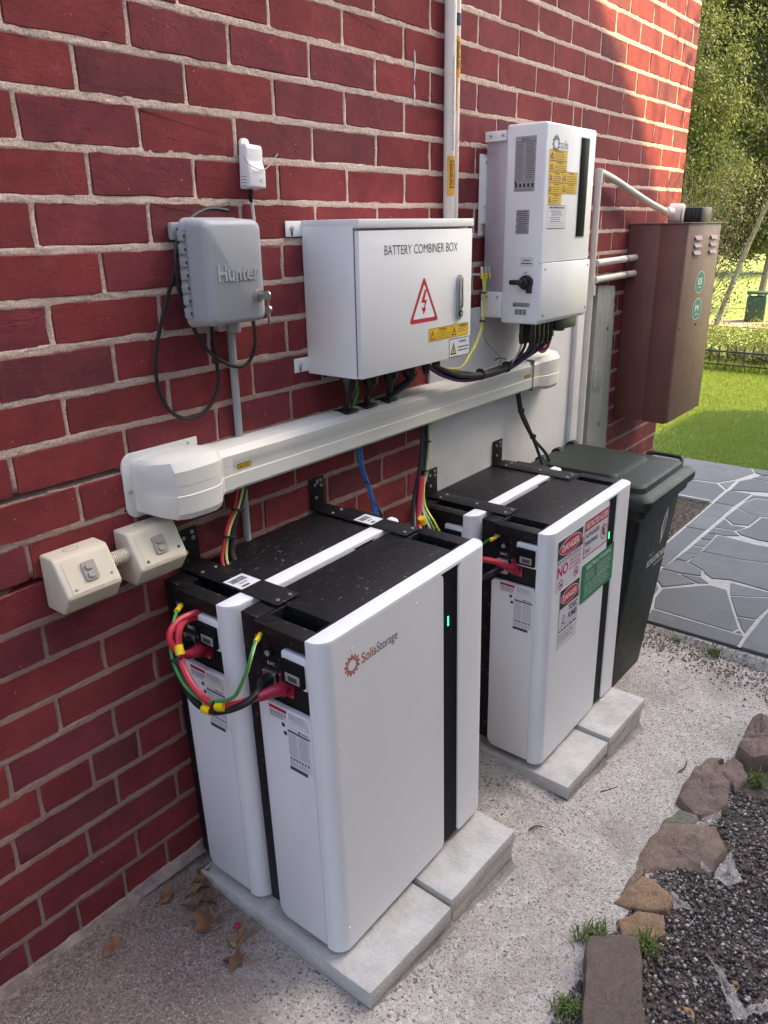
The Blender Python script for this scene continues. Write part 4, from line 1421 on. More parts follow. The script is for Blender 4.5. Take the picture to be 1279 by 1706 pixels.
def leaf_mesh(seed, L, m, lobed=True):
    rr = random.Random(seed)
    out = []
    if lobed:
        angs = [(-2.75, .30), (-2.2, .62), (-1.9, .36), (-1.35, .86), (-.95, .40), (-.5, .95), (-.28, .5), (0, 1.15), (.28, .5), (.5, .95), (.95, .40), (1.35, .86), (1.9, .36), (2.2, .62), (2.75, .30)]
        for a, r_ in angs:
            r_ *= L * .5 * rr.uniform(.85, 1.1)
            out.append((cos(a) * r_, sin(a) * r_))
    else:
        for i in range(14):
            a = 2 * pi * i / 14
            out.append((cos(a) * L * .5, sin(a) * L * .28))
    cu = rr.uniform(9, 17) * (.085 / L if lobed else .5)
    ca = rr.uniform(0, pi)
    def Z(x, y):
        t_ = x * cos(ca) + y * sin(ca)
        return cu * t_ * t_ + .42 * L * nse(x + seed, y, 0, 2.2 / L)
    n = len(out)
    vs = [(x, y, Z(x, y)) for x, y in out] + [(x * .5, y * .5, Z(x * .5, y * .5)) for x, y in out] + [(0, 0, Z(0, 0))]
    fs = [(i, (i + 1) % n, n + (i + 1) % n, n + i) for i in range(n)] + [(n + i, n + (i + 1) % n, 2 * n) for i in range(n)]
    q = MB().add(vs, fs, m)
    q.tube([(0, 0, Z(0, 0) + .0005), (-L * .3, 0, Z(-L * .3, 0)), (-L * .62, L * .05, .002)], .0008, m, seg=4, sub=3)
    return q
LF = [((-.087, -.300), .090, 2.2, DRYL, 1, "curled brown lobed leaf, nearest to the camera of the litter by the pad"),
      ((-.060, -.262), .075, .4, DRYL, 1, "dark brown leaf just behind the nearest curled one"),
      ((-.072, -.178), .10, 1.3, DRYL, 1, "large dull brown leaf in the middle of the litter by the pad"),
      ((-.010, -.120), .088, 3.0, DRYL, 1, "wrinkled brown leaf lying against the concrete pad edge"),
      ((.012, -.052), .085, .9, DRYL, 1, "pale brown leaf standing at the wall end of the pad"),
      ((-.028, -.058), .085, 5.1, DRYL, 1, "rolled brown leaf at the wall foot beside the pad"),
      ((-.050, -.095), .075, 4.0, DRYL, 1, "crumpled brown leaf between the wall foot and the pad corner"),
      ((.000, -.085), .06, 2.0, DRYL, 1, "small pale brown leaf against the rear of the pad"),
      ((-.085, -.045), .055, .5, DRYL, 0, "narrow brown leaf lying along the wall foot"),
      ((-.262, -.085), .05, 3.3, DRYL, 0, "lone brown leaf piece lying left on the soil under the bricks"),
      ((.492, -1.125), .034, 1.0, TANL, 0, "tan oval leaf on the gravel beside the block stone"),
      ((.628, -1.185), .030, .2, TANL, 0, "tan leaf on the gravel beside the twisted film strip"),
      ((1.172, -.985), .022, .9, TANL, 0, "tiny yellow leaf on the gravel by the broad brown stone")]
for i, ((x, y), L, rz, m, lob, lb) in enumerate(LF):
    o = leaf_mesh(i + 3, L, m, lob).build("fallen_leaf", ang=70)
    o.location = (x, y, g(x, max(y, -1.1)) + .006 + (.004 if i > 6 else 0))
    o.rotation_euler = (random.uniform(-.25, .25), random.uniform(-.25, .25), rz)
    tag(o, lb, "leaf", "fallen leaves")
def twig(pts, r, label):
    q = MB().tube([(x, y, g(x, y) + r + .002 + dz) for x, y, dz in pts], r, TWIG, seg=5, rs=[r, r * .8] + [r * .5] * (len(pts) - 2))
    tag(q.build("twig"), label, "twig")
twig([(.775, -.575, 0), (.80, -.585, .004), (.815, -.60, 0)], .003, "short dark twig on the path between the two pads")
twig([(1.42, -.80, 0), (1.46, -.81, .006), (1.51, -.80, .002)], .003, "thin twig on the pale path beside the purple stones")
twig([(1.10, -.655, 0), (1.115, -.68, .02), (1.13, -.70, .035)], .002, "little dry twig leaning at the front of the far pad")
twig([(.55, -.92, .05), (.50, -.98, .054), (.44, -1.07, .05), (.40, -1.12, .03)], .0011, "thin dry straw lying across the long block stone")
o = MB().box((-.008, -.006, 0), (.008, .006, .007), REDC, .002).build("red_scrap")
o.location = (-.022, -.222, g(-.022, -.222) + .002); o.rotation_euler = (.2, .1, .6)
tag(o, "bright red plastic scrap among the leaves by the pad", "plastic scrap")

# ------------------------------------------------------------------ concrete pads
def paver(label, pts, z, th, m=SLAB, name="paving_slab"):
    q = MB().prism(pts, 2, z - th, z, m, .003, 2)
    o = q.build(name)
    b = bmesh.new(); b.from_mesh(o.data)
    bmesh.ops.subdivide_edges(b, edges=[e for e in b.edges if e.calc_length() > .1], cuts=8, use_grid_fill=True)
    for v in b.verts:
        if v.co.z > z - .004:
            v.co.z += .0012 * nse(v.co.x, v.co.y, 0, 12)
        v.co.x += .0016 * nse(v.co.x, v.co.y, v.co.z + 3, 25); v.co.y += .0016 * nse(v.co.x + 5, v.co.y, v.co.z, 25)
    b.to_mesh(o.data); b.free()
    return tag(o, label, "concrete slab", "slabs under the batteries")
ZA, ZB, ZC, ZD = -.030, -.021, -.129, -.117
paver("near left slab under the front pair, lower of its two", [(.022, -.599), (.311, -.612), (.330, -.042), (.020, -.042)], ZA, .045)
paver("near right slab under the front pair, a step higher", [(.321, -.606), (.616, -.612), (.632, -.05), (.340, -.042)], ZB, .042)
paver("far pad slab on the left, nearer the front pair", [(.975, -.599), (1.262, -.606), (1.27, -.05), (.985, -.05)], ZC, .045)
paver("far pad slab on the right, beside the wheelie bin", [(1.271, -.609), (1.563, -.615), (1.57, -.05), (1.279, -.05)], ZD, .042)
paver("lower slab hidden under the near right slab", [(.335, -.600), (.618, -.606), (.632, -.06), (.342, -.05)], ZB - .046, .05)
paver("lower slab hidden under the far right slab", [(1.281, -.602), (1.566, -.608), (1.57, -.06), (1.285, -.06)], ZD - .046, .05)
def footing(label, x0, x1, y, zf):
    q = MB()
    n = 40
    rows = []
    for i in range(n + 1):
        x = x0 + (x1 - x0) * i / n
        e = min(1, min(i, n - i) / 3)
        k = (i / n)
        w = (.012 + .035 * k ** 1.5 + .012 * nse(x, 0, 3, 14))
        zt = zf(k)
        zb = g(x, y - w) - .012
        rows.append([(x, y + .05, zt), (x, y + .004 - .004 * nse(x, 3, 0, 30), zt + .004 * nse(x, 2, 0, 20)), (x, y - .3 * w + .004 * nse(x, 7, 0, 40), zt * .45 + zb * .55 + .004 * nse(x, 8, 0, 30)), (x, y - w * (1 + .25 * nse(x, 4, 0, 50)), zb)])
    for A, B_ in zip(rows, rows[1:]):
        for k in range(3):
            q.add([A[k], B_[k], B_[k + 1], A[k + 1]], [(0, 3, 2, 1)], FOOT)
    y1 = -.045
    for xs_, s in ((rows[0], -1), (rows[-1], 1)):
        x = xs_[0][0]
        zt = xs_[0][2]
        q.add([(x, y, zt), (x, y1, zt), (x + s * .014, y1, g(x, y1) - .02), (x + s * .016, y - .01, g(x, y) - .03)], [(0, 1, 2, 3) if s > 0 else (0, 3, 2, 1)], FOOT)
    tag(q.build("mortar_footing", ang=50), label, "footing", "rough mortar footings under the slabs")
footing("rough mortar footing under the front pair of slabs", .026, .622, -.598, lambda k: -.072 + .006 * k if k < .5 else -.066 - .045 * (k > .5))
footing("rough mortar footing under the far pair of slabs", .982, 1.57, -.598, lambda k: -.172 if k < .5 else -.160 - .045)
# unseen fence added behind the camera to block low sky light
bf = thing("shade_fence", "unseen dark timber paling fence added to block low sky light", "fence", (0, -2.75, -.40))
q = MB()
for z in (.35, 1.0, 1.65): q.box((-9, -.10, z), (5.0, -.05, z + .09), TWIG)
q.each("rail", bf)
q = MB()
for i in range(136):
    q.box((-9 + i * .103, -.05, .02), (-9 + i * .103 + .098, -.032, 1.85 + .01 * (i % 3)), TWIG)
q.build("paling", bf)["kind"] = "stuff"

# ------------------------------------------------------------------ batteries
W, H, D, CV = .590, .787, .190, .0415
def rr_poly(a0, b0, a1, b1, r, which="1111", n=5):
    """rectangle with rounded corners in order bl, br, tr, tl"""
    out = []
    for k, (ca, cb, t0) in enumerate(((a0 + r, b0 + r, pi), (a1 - r, b0 + r, 1.5 * pi), (a1 - r, b1 - r, 0), (a0 + r, b1 - r, .5 * pi))):
        if which[k] == "1":
            out += [(ca + r * cos(t0 + .5 * pi * i / n), cb + r * sin(t0 + .5 * pi * i / n)) for i in range(n + 1)]
        else:
            out.append(((a0, b0), (a1, b0), (a1, b1), (a0, b1))[k])
    return out

def sun_mark(q, ca, cb, r, m, m2=None, n=12, l=2):
    q.ring(ca, cb, r * .60, r * .60, r * .09, m, l)
    for i in range(n):
        t = 2 * pi * i / n
        mm = m2 if (m2 and i % 3 == 0) else m
        a = (ca + r * .62 * cos(t - .20), cb + r * .62 * sin(t - .20))
        b = (ca + r * .62 * cos(t + .20), cb + r * .62 * sin(t + .20))
        tip = (ca + r * cos(t + .12), cb + r * sin(t + .12))
        q.bar(a, tip, r * .11, mm, l)
        q.bar(b, tip, r * .11, mm, l)
    return q

def make_battery():
    t = thing("battery", None, "battery")
    q = MB()
    q.box((.016, -.150, .012), (W - .016, .046, .700), BLACK, .003)
    q.box((.085, -.150, .700), (W - .085, .046, .7845), BLACK, .002)
    q.box((.016, -.003, .700), (W - .016, .046, .783), BLACK, .002)
    q.build("body", t)
    for s in (0, 1):
        q = MB()
        fx = (lambda x: x) if s == 0 else (lambda x: W - x)
        q.box((fx(.002), -.149, .752), (fx(.042), -.004, .7835), BLACK, .003)
        q.box((fx(.042), -.149, .705), (fx(.086), -.138, .7835), BLACK, .002)
        q.box((fx(.042), -.016, .705), (fx(.086), -.004, .7835), BLACK, .002)
        q.box((fx(.016), -.147, .700), (fx(.044), -.006, .750), BLACK, .002)
        q.box((fx(.044), -.14, .699), (fx(.088), -.014, .716), BLACK)
        q.build("carry_handle", t)
    for s in (0, 1):
        x0, x1 = (-.0005, .0125) if s == 0 else (W - .0125, W + .0005)
        q = MB().prism((rr_poly(-.1475, .008, -.002, .607, .012, "0001")[:1] + [(-.002 - .028 + .028 * cos(1.5 * pi + .5 * pi * i / 6), .008 + .028 + .028 * sin(1.5 * pi + .5 * pi * i / 6)) for i in range(7)] + rr_poly(-.1475, .008, -.002, .607, .012, "0011")[2:]), 0, x0, x1, COVER, .0012, 2)
        q.build("side_panel", t)
        fx = x0 + .013 if s == 0 else x1 - .045
        MB().box((fx, -.147, .585), (fx + .032, -.004, .600), BLKP, .001).build("foam_ledge", t)
    plan = [(0, -.1485)]
    rc = .034
    plan += [(rc + rc * cos(pi + .5 * pi * i / 8), -D + rc + rc * sin(pi + .5 * pi * i / 8)) for i in range(9)]
    plan += [(W - rc + rc * cos(1.5 * pi + .5 * pi * i / 8), -D + rc + rc * sin(1.5 * pi + .5 * pi * i / 8)) for i in range(9)]
    plan += [(W, -.1485)]
    left = [p for p in plan if p[0] <= .3] + [(.400, -D), (.400, -.1485)]
    right = [(.463, -.1485), (.463, -D)] + [p for p in plan if p[0] >= .3]
    def vedge(c, d):
        return abs(d.y) > 1e-4 and abs(d.x) < 1e-5 and abs(d.z) < 1e-5
    fc = MB().prism(left, 2, 0, H - .009, COVER, .014, 4, lambda c, d: vedge(c, d) and abs(c.x - .4) < 1e-4).build("front_cover", t)
    MB().prism(right, 2, 0, H - .009, COVER, .014, 4, lambda c, d: vedge(c, d) and abs(c.x - .463) < 1e-4).build("front_cover", t)
    MB().prism(plan, 2, H - .0088, H, COVER, .0016, 2, lambda c, d: abs(c.z - H) < 1e-4).build("cover_rail", t)
    MB().box((.392, -D + .004, .004), (.471, -.149, H - .009), BLKG).build("status_strip", t)
    MB().box((.4225, -D + .0030, .634), (.4265, -D + .0045, .658), LED).build("status_light", t)
    q = MB()
    for x, z in ((.552, .585), (.038, .542), (.547, .048), (.03, .06), (.085, .742), (.30, .745)):
        q.cyl((x, -D + .0005, z), (x, -D - .0012, z), .0042, COVER, 12, .0035)
    q.each("cover_screw", t)
    q = Print((0, -D, 0), *FR)
    sun_mark(q, .083, .707, .0235, I_ORED, I_RED, 13, 1)
    q.text("Solis", .112, .695, .158, .719, I_ORED, 1, .012)
    q.text("Storage", .160, .690, .229, .719, I_DARK, 1)
    q.build("printed_logo", t, smooth=False)
    # left end: breaker, plugs, studs
    q = MB()
    q.box((-.002, -.148, .672), (.016, -.082, .745), WHITE, .004)
    q.box((-.011, -.146, .680), (.0, -.086, .732), BLKG, .004)
    q.box((-.0125, -.138, .688), (-.010, -.100, .708), GREYB, .001)
    q.box((-.0128, -.132, .692), (-.0122, -.108, .703), I_DARK)
    br = q.build("breaker", t)
    q = MB()
    q.prism(rr_poly(-.052, .628, -.014, .676, .005), 0, .006, .016, STEEL, .001)
    q.cyl((.008, -.032, .652), (-.012, -.032, .652), .014, BLKP, 18)
    for dy in (-.016, .016):
        for dz in (-.019, .019): q.screw((.006, -.033 + dy, .652 + dz), (-1, 0, 0), .0026, STEEL)
    q.build("black_socket", t)
    q = MB()
    q.prism(rr_poly(-.100, .634, -.062, .684, .005), 0, .006, .016, REDB, .001)
    q.cyl((.008, -.081, .660), (-.012, -.083, .658), .015, REDB, 18)
    for dy in (-.016, .016):
        for dz in (-.020, .020): q.screw((.006, -.081 + dy, .659 + dz), (-1, 0, 0), .0026, STEEL)
    q.build("red_socket", t)
    q = MB()
    q.cyl((.018, -.036, .718), (.006, -.036, .718), .0085, BLKP, 14).cyl((.006, -.036, .718), (.003, -.036, .718), .006, GREYC, 14)
    q.build("knob", t)
    q = MB().box((.004, -.022, .742), (.017, -.004, .750), STEEL, .001)
    q.screw((.004, -.012, .742), (-1, 0, 0), .004, STEEL)
    q.build("earth_stud", t)
    q = Print((.0155, 0, 0), *LS)
    q.text("BAT.", .022, .684, .046, .692, I_WHITE, 2)
    q.build("printed_mark", t, smooth=False)
    # labels on the side panel
    q = Print((-.0005, 0, 0), *LS)
    q.sheet(.032, .575, .083, .604, PAPER)
    q.rect(.0325, .596, .0825, .6035, I_RED, 2)
    for k in range(6):
        q.tri(.037 + k * .0078, .590, .006, .006, 0, I_DARK if k < 3 else (I_NAVY if k < 5 else I_RED), 2)
    q.lines(.034, .577, .081, .586, 2, I_GREY)
    q.build("warning_label", t, smooth=False)
    q = Print((-.0005, 0, 0), *LS)
    q.sheet(.086, .573, .143, .604, PAPER)
    q.lines(.088, .588, .141, .602, 4, I_GREY, fill=.3)
    q.rect(.1, .576, .141, .586, I_GREY, 2); q.rect(.1005, .5765, .1405, .5855, PAPER, 3)
    q.sheet(.080, .472, .143, .571, PAPER)
    q.rect(.082, .556, .1425, .5605, I_DARK, 2)
    q.ell(.115, .565, .003, .003, I_DARK, 2, 10); q.lines(.120, .5625, .138, .567, 1, I_GREY, fill=.7, ragged=0)
    q.lines(.083, .498, .108, .553, 13, I_GREY, fill=.28)
    q.lines(.112, .498, .141, .553, 13, I_GREY, fill=.28)
    for k in range(7):
        q.rect(.084 + .008 * k, .488, .0885 + .008 * k, .4935, I_DARK, 2)
    q.lines(.083, .474, .141, .485, 3, I_GREY, fill=.3)
    q.rect(.080, .461, .130, .470, I_DARK, 1)
    q.build("rating_label", t, smooth=False)
    q = MB()
    q.cyl((.0, -.070, .566), (-.0008, -.070, .566), .0052, I_DARK, 16).cyl((.0, -.074, .547), (-.0008, -.074, .547), .0052, I_DARK, 16)
    q.each("panel_plug", t)
    for x in (.06, W - .06):
        for y in (-.03, -.13):
            MB().cyl((x, y, -.014), (x, y, .014), .016, BLKP, 12).build("foot", t)
    return t

G_BAT = .2508
F1L, F1R = (.0386, -.3145, -.012), (0, -.0215, .0039)
F2L, F2R = (.9831, -.3032, -.1076), (0, -.0121, -.0039)
def off(L_, rot, p):
    return Vector(L_) + Euler(rot).to_matrix() @ Vector(p)
bat1 = make_battery()
bat1.location, bat1.rotation_euler = F1L, F1R
tag(bat1, "near front battery, white cover with the orange sun logo in full view", "battery", "white cabinet batteries in two pairs")
bat1r = copy_tree(bat1); bat1r.location = off(F1L, F1R, (0, G_BAT, 0))
bat1r["label"] = "near rear battery between the wall and the one with the visible logo"
bat2 = copy_tree(bat1); bat2.location, bat2.rotation_euler = F2L, F2R
bat2["label"] = "far front battery with danger signs stuck on its white cover"
bat2r = copy_tree(bat2); bat2r.location = off(F2L, F2R, (0, G_BAT, 0))
bat2r["label"] = "far rear battery behind the one covered in danger signs"

# signs on the far front battery
DZ = -D
q = Print((0, DZ - .0008, 0), *FR)
q.sheet(.046, .590, .207, .752, LILAC, 1)
q.rect(.046, .692, .207, .752, I_BLACK, 2)
q.ell(.1265, .722, .074, .0265, I_WHITE, 3, 40); q.ell(.1265, .722, .0715, .0245, I_RED, 4, 40)
q.text("DANGER", .070, .711, .183, .733, I_WHITE, 5, .02)
q.text("RISK OF BATTERY EXPLOSION", .049, .681, .204, .688, I_BLACK, 2, .01)
q.rect(.049, .677, .204, .6785, I_BLACK, 2)
q.text("NO", .050, .634, .118, .671, I_RED, 2, .03)
q.text("SMOKING", .128, .660, .203, .671, I_RED, 2); q.text("SPARKS", .128, .647, .203, .657, I_RED, 2); q.text("FLAMES", .128, .634, .203, .644, I_RED, 2)
for ca, cb in ((.075, .608), (.175, .614)):
    q.ring(ca, cb, .016, .016, .003, I_RED, 2); q.bar((ca - .011, cb + .011), (ca + .011, cb - .011), .003, I_RED, 3)
    q.bar((ca - .009, cb - .004), (ca + .009, cb - .001), .004, I_BLACK, 2); q.bar((ca + .004, cb), (ca + .006, cb + .009), .002, I_BLACK, 2)
q.build("danger_sign", bat2, smooth=False)
q = Print((0, DZ - .0012, 0), *FR)
q.sheet(.079, .385, .206, .584, LILAC, 1)
q.rect(.079, .521, .206, .584, I_BLACK, 2)
q.ell(.1425, .5525, .060, .0255, I_WHITE, 3, 40); q.ell(.1425, .5525, .0575, .0235, I_RED, 4, 40)
q.text("DANGER", .096, .542, .189, .5625, I_WHITE, 5, .02)
q.text("TOXIC", .140, .493, .200, .514, I_BLACK, 2, .03); q.text("FUMES", .140, .466, .200, .487, I_BLACK, 2, .03)
q.ring(.108, .480, .011, .013, .002, I_BLACK, 2, 16)
for dx in (-.0045, .0045): q.ell(.108 + dx, .482, .0022, .003, I_BLACK, 2, 8)
q.bar((.094, .460), (.122, .470), .002, I_BLACK, 2); q.bar((.094, .470), (.122, .460), .002, I_BLACK, 2)
q.rect(.083, .455, .202, .4562, I_BLACK, 2)
q.lines(.083, .438, .202, .450, 1, I_BLACK, fill=.5, ragged=0); q.lines(.083, .402, .202, .434, 3, I_BLACK, fill=.3)
q.build("toxic_fumes_sign", bat2, smooth=False)
q = Print((0, DZ - .0008, 0), *FR)
q.sheet(.219, .634, .397, .760, LILAC, 1)
q.frame(.222, .637, .394, .757, .0035, I_RED, 2)
q.rect(.222, .724, .394, .757, I_RED, 2)
q.text("RESTRICTED ACCESS", .230, .731, .387, .750, I_WHITE, 3, .02)
q.text("AUTHORIZED", .231, .699, .330, .715, I_BLACK, 2, .02); q.text("PERSONNEL", .231, .673, .322, .689, I_BLACK, 2, .02); q.text("ONLY", .231, .647, .270, .663, I_BLACK, 2, .02)
q.ring(.364, .682, .022, .026, .004, I_RED, 2); q.ell(.364, .696, .005, .006, I_BLACK, 2, 14); q.rect(.356, .670, .372, .690, I_BLACK, 2); q.bar((.350, .700), (.379, .664), .004, I_RED, 3)
q.build("restricted_access_sign", bat2, smooth=False)
q = Print((0, DZ - .0016, 0), *FR)
q.sheet(.222, .480, .462, .612, I_GREEN, 2)
q.text("ELECTROLYTE BURNS", .252, .588, .435, .602, I_WHITE, 3, .012)
q.lines(.245, .545, .315, .580, 5, I_WHITE, 3, .20); q.lines(.335, .535, .445, .580, 7, I_WHITE, 3, .20)
q.lines(.245, .492, .445, .540, 7, I_WHITE, 3, .20, .3)
q.build("electrolyte_burns_sign", bat2, smooth=False)

# black steel straps tying each pair to the wall
def strap(label, FL_, FR_, x0, x1, yw, tagged, mark=None):
    t = thing("wall_bracket", label, "bracket", off(FL_, FR_, (0, G_BAT, 0)), FR_, "black steel brackets tying the batteries to the wall")
    yl = yw - t.location.y - .0
    MB().box((x0, -.262, H + .0004), (x1, yl, H + .0034), BLACK, .001).build("strap", t)
    MB().box((x0 + .002, yl - .0035, H + .0034), (x1 - .002, yl, H + .086), BLACK, .001).build("wall_plate", t)
    q = MB()
    for px, pz in ((.35, .066), (.75, .060), (.40, .030), (.72, .075)):
        q.screw((x0 + (x1 - x0) * px, yl - .0035, H + pz), (0, -1, 0), .005, STEEL)
    for px, py in ((.22, -.01), (.75, -.012), (.25, -.246), (.75, -.248), (.5, -.135)):
        if tagged and py == -.135: continue
        q.screw((x0 + (x1 - x0) * px, py, H + .0034), (0, 0, 1), .0048, STEEL)
    q.each("screw", t)
    if tagged:
        q = Print((0, 0, H + .0036), *TP)
        q.sheet(x0 + .006, -.148, x1 - .005, -.088, PAPER, 1)
        a = x0 + .012
        while a < x1 - .014:
            w_ = random.uniform(.0008, .0025)
            q.rect(a, -.116, a + w_, -.096, I_BLACK, 2); a += w_ + random.uniform(.0008, .002)
        q.lines(x0 + .02, -.130, x1 - .02, -.120, 1, I_DARK, fill=.4)
        q.rect(x0 + .015, -.143, x1 - .03, -.136, I_DARK, 2)
        q.build("barcode_label", t, smooth=False)
    if mark:
        q = Print((0, yl - .0036, 0), *FR)
        q.text(mark, x0 + .028, H + .068, x0 + .036, H + .079, I_WHITE, 2)
        q.build("printed_mark", t, smooth=False)
strap("near left bracket over the front pair, with barcode label, beside the cream outlets", F1L, F1R, .066, .132, -.004, True)
strap("near right bracket over the front pair, wall plate marked R", F1L, F1R, .503, .563, -.004, True, "R")
strap("far left bracket, wall plate half on the cement sheet behind the cable bundle", F2L, F2R, .066, .132, -.012, False)
strap("far right bracket, wall plate on the cement sheet near the wheelie bin", F2L, F2R, .477, .545, -.012, False)

# ------------------------------------------------------------------ cables at the batteries
def cable(name, label, pts, r, m, group, extra=None, seg=8, rs=None, cat="cable"):
    t = MB().tube(pts, r, m, seg=seg, sub=6, rs=rs)
    o = t.build(name)
    tag(o, label, cat, group)
    return o
CG = "loop of cables joining the near pair of batteries"
o = cable("red_cable", "thick red cable looping between the two near batteries", [(.030, -.394, .646), (.0, -.390, .650), (-.03, -.380, .648), (-.055, -.335, .625), (-.066, -.28, .612), (-.066, -.228, .630), (-.058, -.186, .664), (-.048, -.168, .697), (-.038, -.160, .722), (-.012, -.146, .728), (.02, -.14, .722), (.052, -.138, .71)], .0074, REDC, CG)
q = MB().tube([(.050, -.397, .645), (.02, -.396, .646), (.0, -.391, .648), (-.03, -.381, .647)], .012, REDB, seg=12, rs=[.014, .0135, .0125, .0095])
q.build("boot", o)
o = cable("red_cable", "short red cable curling up from the near rear battery", [(.046, -.146, .650), (.015, -.158, .655), (-.02, -.170, .665), (-.045, -.170, .676), (-.058, -.160, .697), (-.056, -.152, .717), (-.038, -.146, .731), (-.012, -.144, .737), (.03, -.145, .735)], .0074, REDC, CG)
MB().tube([(.052, -.146, .647), (.020, -.155, .653), (-.012, -.168, .662), (-.034, -.172, .668)], .012, REDB, seg=12, rs=[.014, .013, .012, .0095]).build("boot", o)
o = cable("black_cable", "thick black cable looping between the two near batteries", [(.036, -.346, .642), (.0, -.362, .652), (-.03, -.378, .654), (-.05, -.368, .640), (-.062, -.33, .615), (-.071, -.284, .598), (-.071, -.232, .600), (-.058, -.176, .624), (-.04, -.134, .648), (.0, -.106, .650), (.040, -.096, .642)], .0074, RUBBER, CG)
MB().tube([(.050, -.346, .640), (.02, -.350, .647), (-.004, -.362, .652)], .013, BLKP, seg=12, rs=[.015, .014, .010]).build("boot", o)
MB().tube([(.048, -.096, .641), (.02, -.10, .647), (-.002, -.107, .650)], .013, BLKP, seg=12, rs=[.015, .014, .010]).build("boot", o)
o = cable("earth_cable", "green and yellow earth cable looping between the two near batteries", [(.040, -.326, .744), (.022, -.343, .747), (.0, -.352, .745), (-.03, -.371, .735), (-.045, -.370, .704), (-.055, -.356, .668), (-.061, -.343, .648), (-.066, -.313, .630), (-.070, -.262, .612), (-.072, -.212, .625), (-.070, -.178, .658), (-.060, -.156, .688), (-.048, -.150, .724), (-.020, -.130, .744), (.018, -.098, .740), (.042, -.078, .742)], .0038, GREENC, CG)
MB().tube([(.0, -.3555, .747), (-.029, -.3745, .737), (-.0445, -.3735, .705), (-.055, -.3595, .669), (-.061, -.3465, .649)], .0012, LIMEC, seg=5).build("yellow_stripe", o)
MB().tube([(.0, -.352, .745), (.028, -.338, .747)], .0056, YTAG, seg=8, sub=2).build("lug_sleeve", o)
MB().tube([(-.012, -.122, .745), (.016, -.1, .740)], .0056, YTAG, seg=8, sub=2).build("lug_sleeve", o)
q = MB()
for a, b in (((-.0655, -.322, .621), (-.069, -.292, .611)), ((-.071, -.284, .598), (-.0725, -.262, .596)), ((-.054, -.178, .680), (-.049, -.168, .697))):
    a, b = Vector(a), Vector(b)
    q.cyl(a, b, .0096, YTAG, 12)
q.each("marker_sleeve", o, gap=0)
q = MB()
for c, d in (((-.068, -.300, .611), (0, 1, -.35)), ((-.060, -.172, .672), (.1, .4, 1))):
    c = Vector(c); d = Vector(d).normalized()
    q.cyl(c - d * .0025, c + d * .0025, 0.0155, RUBBER, 14)
q.each("tie", o, gap=0)
# far pair: red plug cable and lug seen past the near battery
fb = lambda p: tuple(off(F2L, F2R, p))
o = cable("red_cable", "red cable plugged into the far front battery", [fb((.008, -.083, .658)), fb((-.03, -.074, .672)), fb((-.06, -.055, .695)), fb((-.085, -.01, .70)), fb((-.09, .06, .66)), fb((-.07, .13, .64)), fb((-.02, .163, .655)), fb((.006, .168, .658))], .0085, REDC, "cables joining the far pair of batteries")
MB().tube([fb((.008, -.083, .658)), fb((-.02, -.078, .667)), fb((-.04, -.07, .678))], .013, REDB, seg=12, rs=[.015, .013, .0095]).build("boot", o)
o = cable("black_cable", "black cable plugged into the far front battery", [fb((-.01, -.032, .652)), fb((-.05, -.025, .645)), fb((-.08, .02, .62)), fb((-.08, .1, .60)), fb((-.05, .19, .63)), fb((-.008, .218, .652))], .0085, RUBBER, "cables joining the far pair of batteries")
o = cable("earth_cable", "earth cable with yellow lug at the far front battery", [fb((.004, -.012, .742)), fb((-.012, .0, .737)), fb((-.02, .08, .68)), fb((-.015, .18, .70)), fb((.004, .238, .742))], .0038, GREENC, "cables joining the far pair of batteries")
MB().tube([fb((.002, -.012, .742)), fb((-.02, -.006, .738))], .0056, YTAG, seg=8, sub=2).build("lug_sleeve", o)

# ------------------------------------------------------------------ cable duct along the wall
duct = thing("cable_duct", "long white cable duct with a rounded end box running along the wall", "cable duct")
def prof(s=0.0):
    return [(-.001, 1.040 + s), (-.040 - s * .2, 1.046 + s), (-.068 - s, 1.040 + s), (-.080 - s, 1.026 + s * .6), (-.080 - s, 1.0035), (-.0795 - s, 1.0025), (-.0795 - s, .9825), (-.0808 - s, .981), (-.080 - s, .950 - s * .6), (-.073 - s, .942 - s), (-.001, .940 - s)]
MB().prism([(y, z) for y, z in prof()], 0, .198, 1.612, OFFW).build("duct_body", duct)
def loft(secs, m, name, cap=True):
    q = MB()
    n = len(secs[0])
    vs = [p for s_ in secs for p in s_]
    fs = [(i * n + k, i * n + (k + 1) % n, (i + 1) * n + (k + 1) % n, (i + 1) * n + k) for i in range(len(secs) - 1) for k in range(n)]
    if cap: fs += [tuple(range(n - 1, -1, -1)), tuple(range((len(secs) - 1) * n, len(secs) * n))]
    q.add(vs, fs, m)
    o = q.build(name, duct, ang=24)
    b = bmesh.new(); b.from_mesh(o.data); bmesh.ops.recalc_face_normals(b, faces=b.faces[:]); b.to_mesh(o.data); b.free()
    return o
def sec(x, s, dd=0):
    return [(x, y - (dd if y < -.03 else 0), z) for y, z in prof(s)]
secs = []
for x, s, dd in ((.208, .0016, 0), (.180, .0016, 0), (.166, .006, .004), (.150, .013, .014), (.130, .015, .020), (.100, .015, .021), (.060, .014, .021), (.035, .012, .014), (.018, .008, -.010), (.006, .003, -.036), (.002, .0, -.05)):
    secs.append(sec(x, s, dd))
loft(secs, OFFW, "end_box")
MB().prism(rr_poly(-.020, .926, .176, 1.066, .026, "1001"), 1, -.0045, .002, OFFW, .001, 2).build("flange", duct)
q = MB()
for x, z in ((-.008, .985), (.150, 1.056), (.05, .934)): q.screw((x, -.0045, z), (0, -1, 0), .0042, STEEL)
q.each("screw", duct)
secs = []
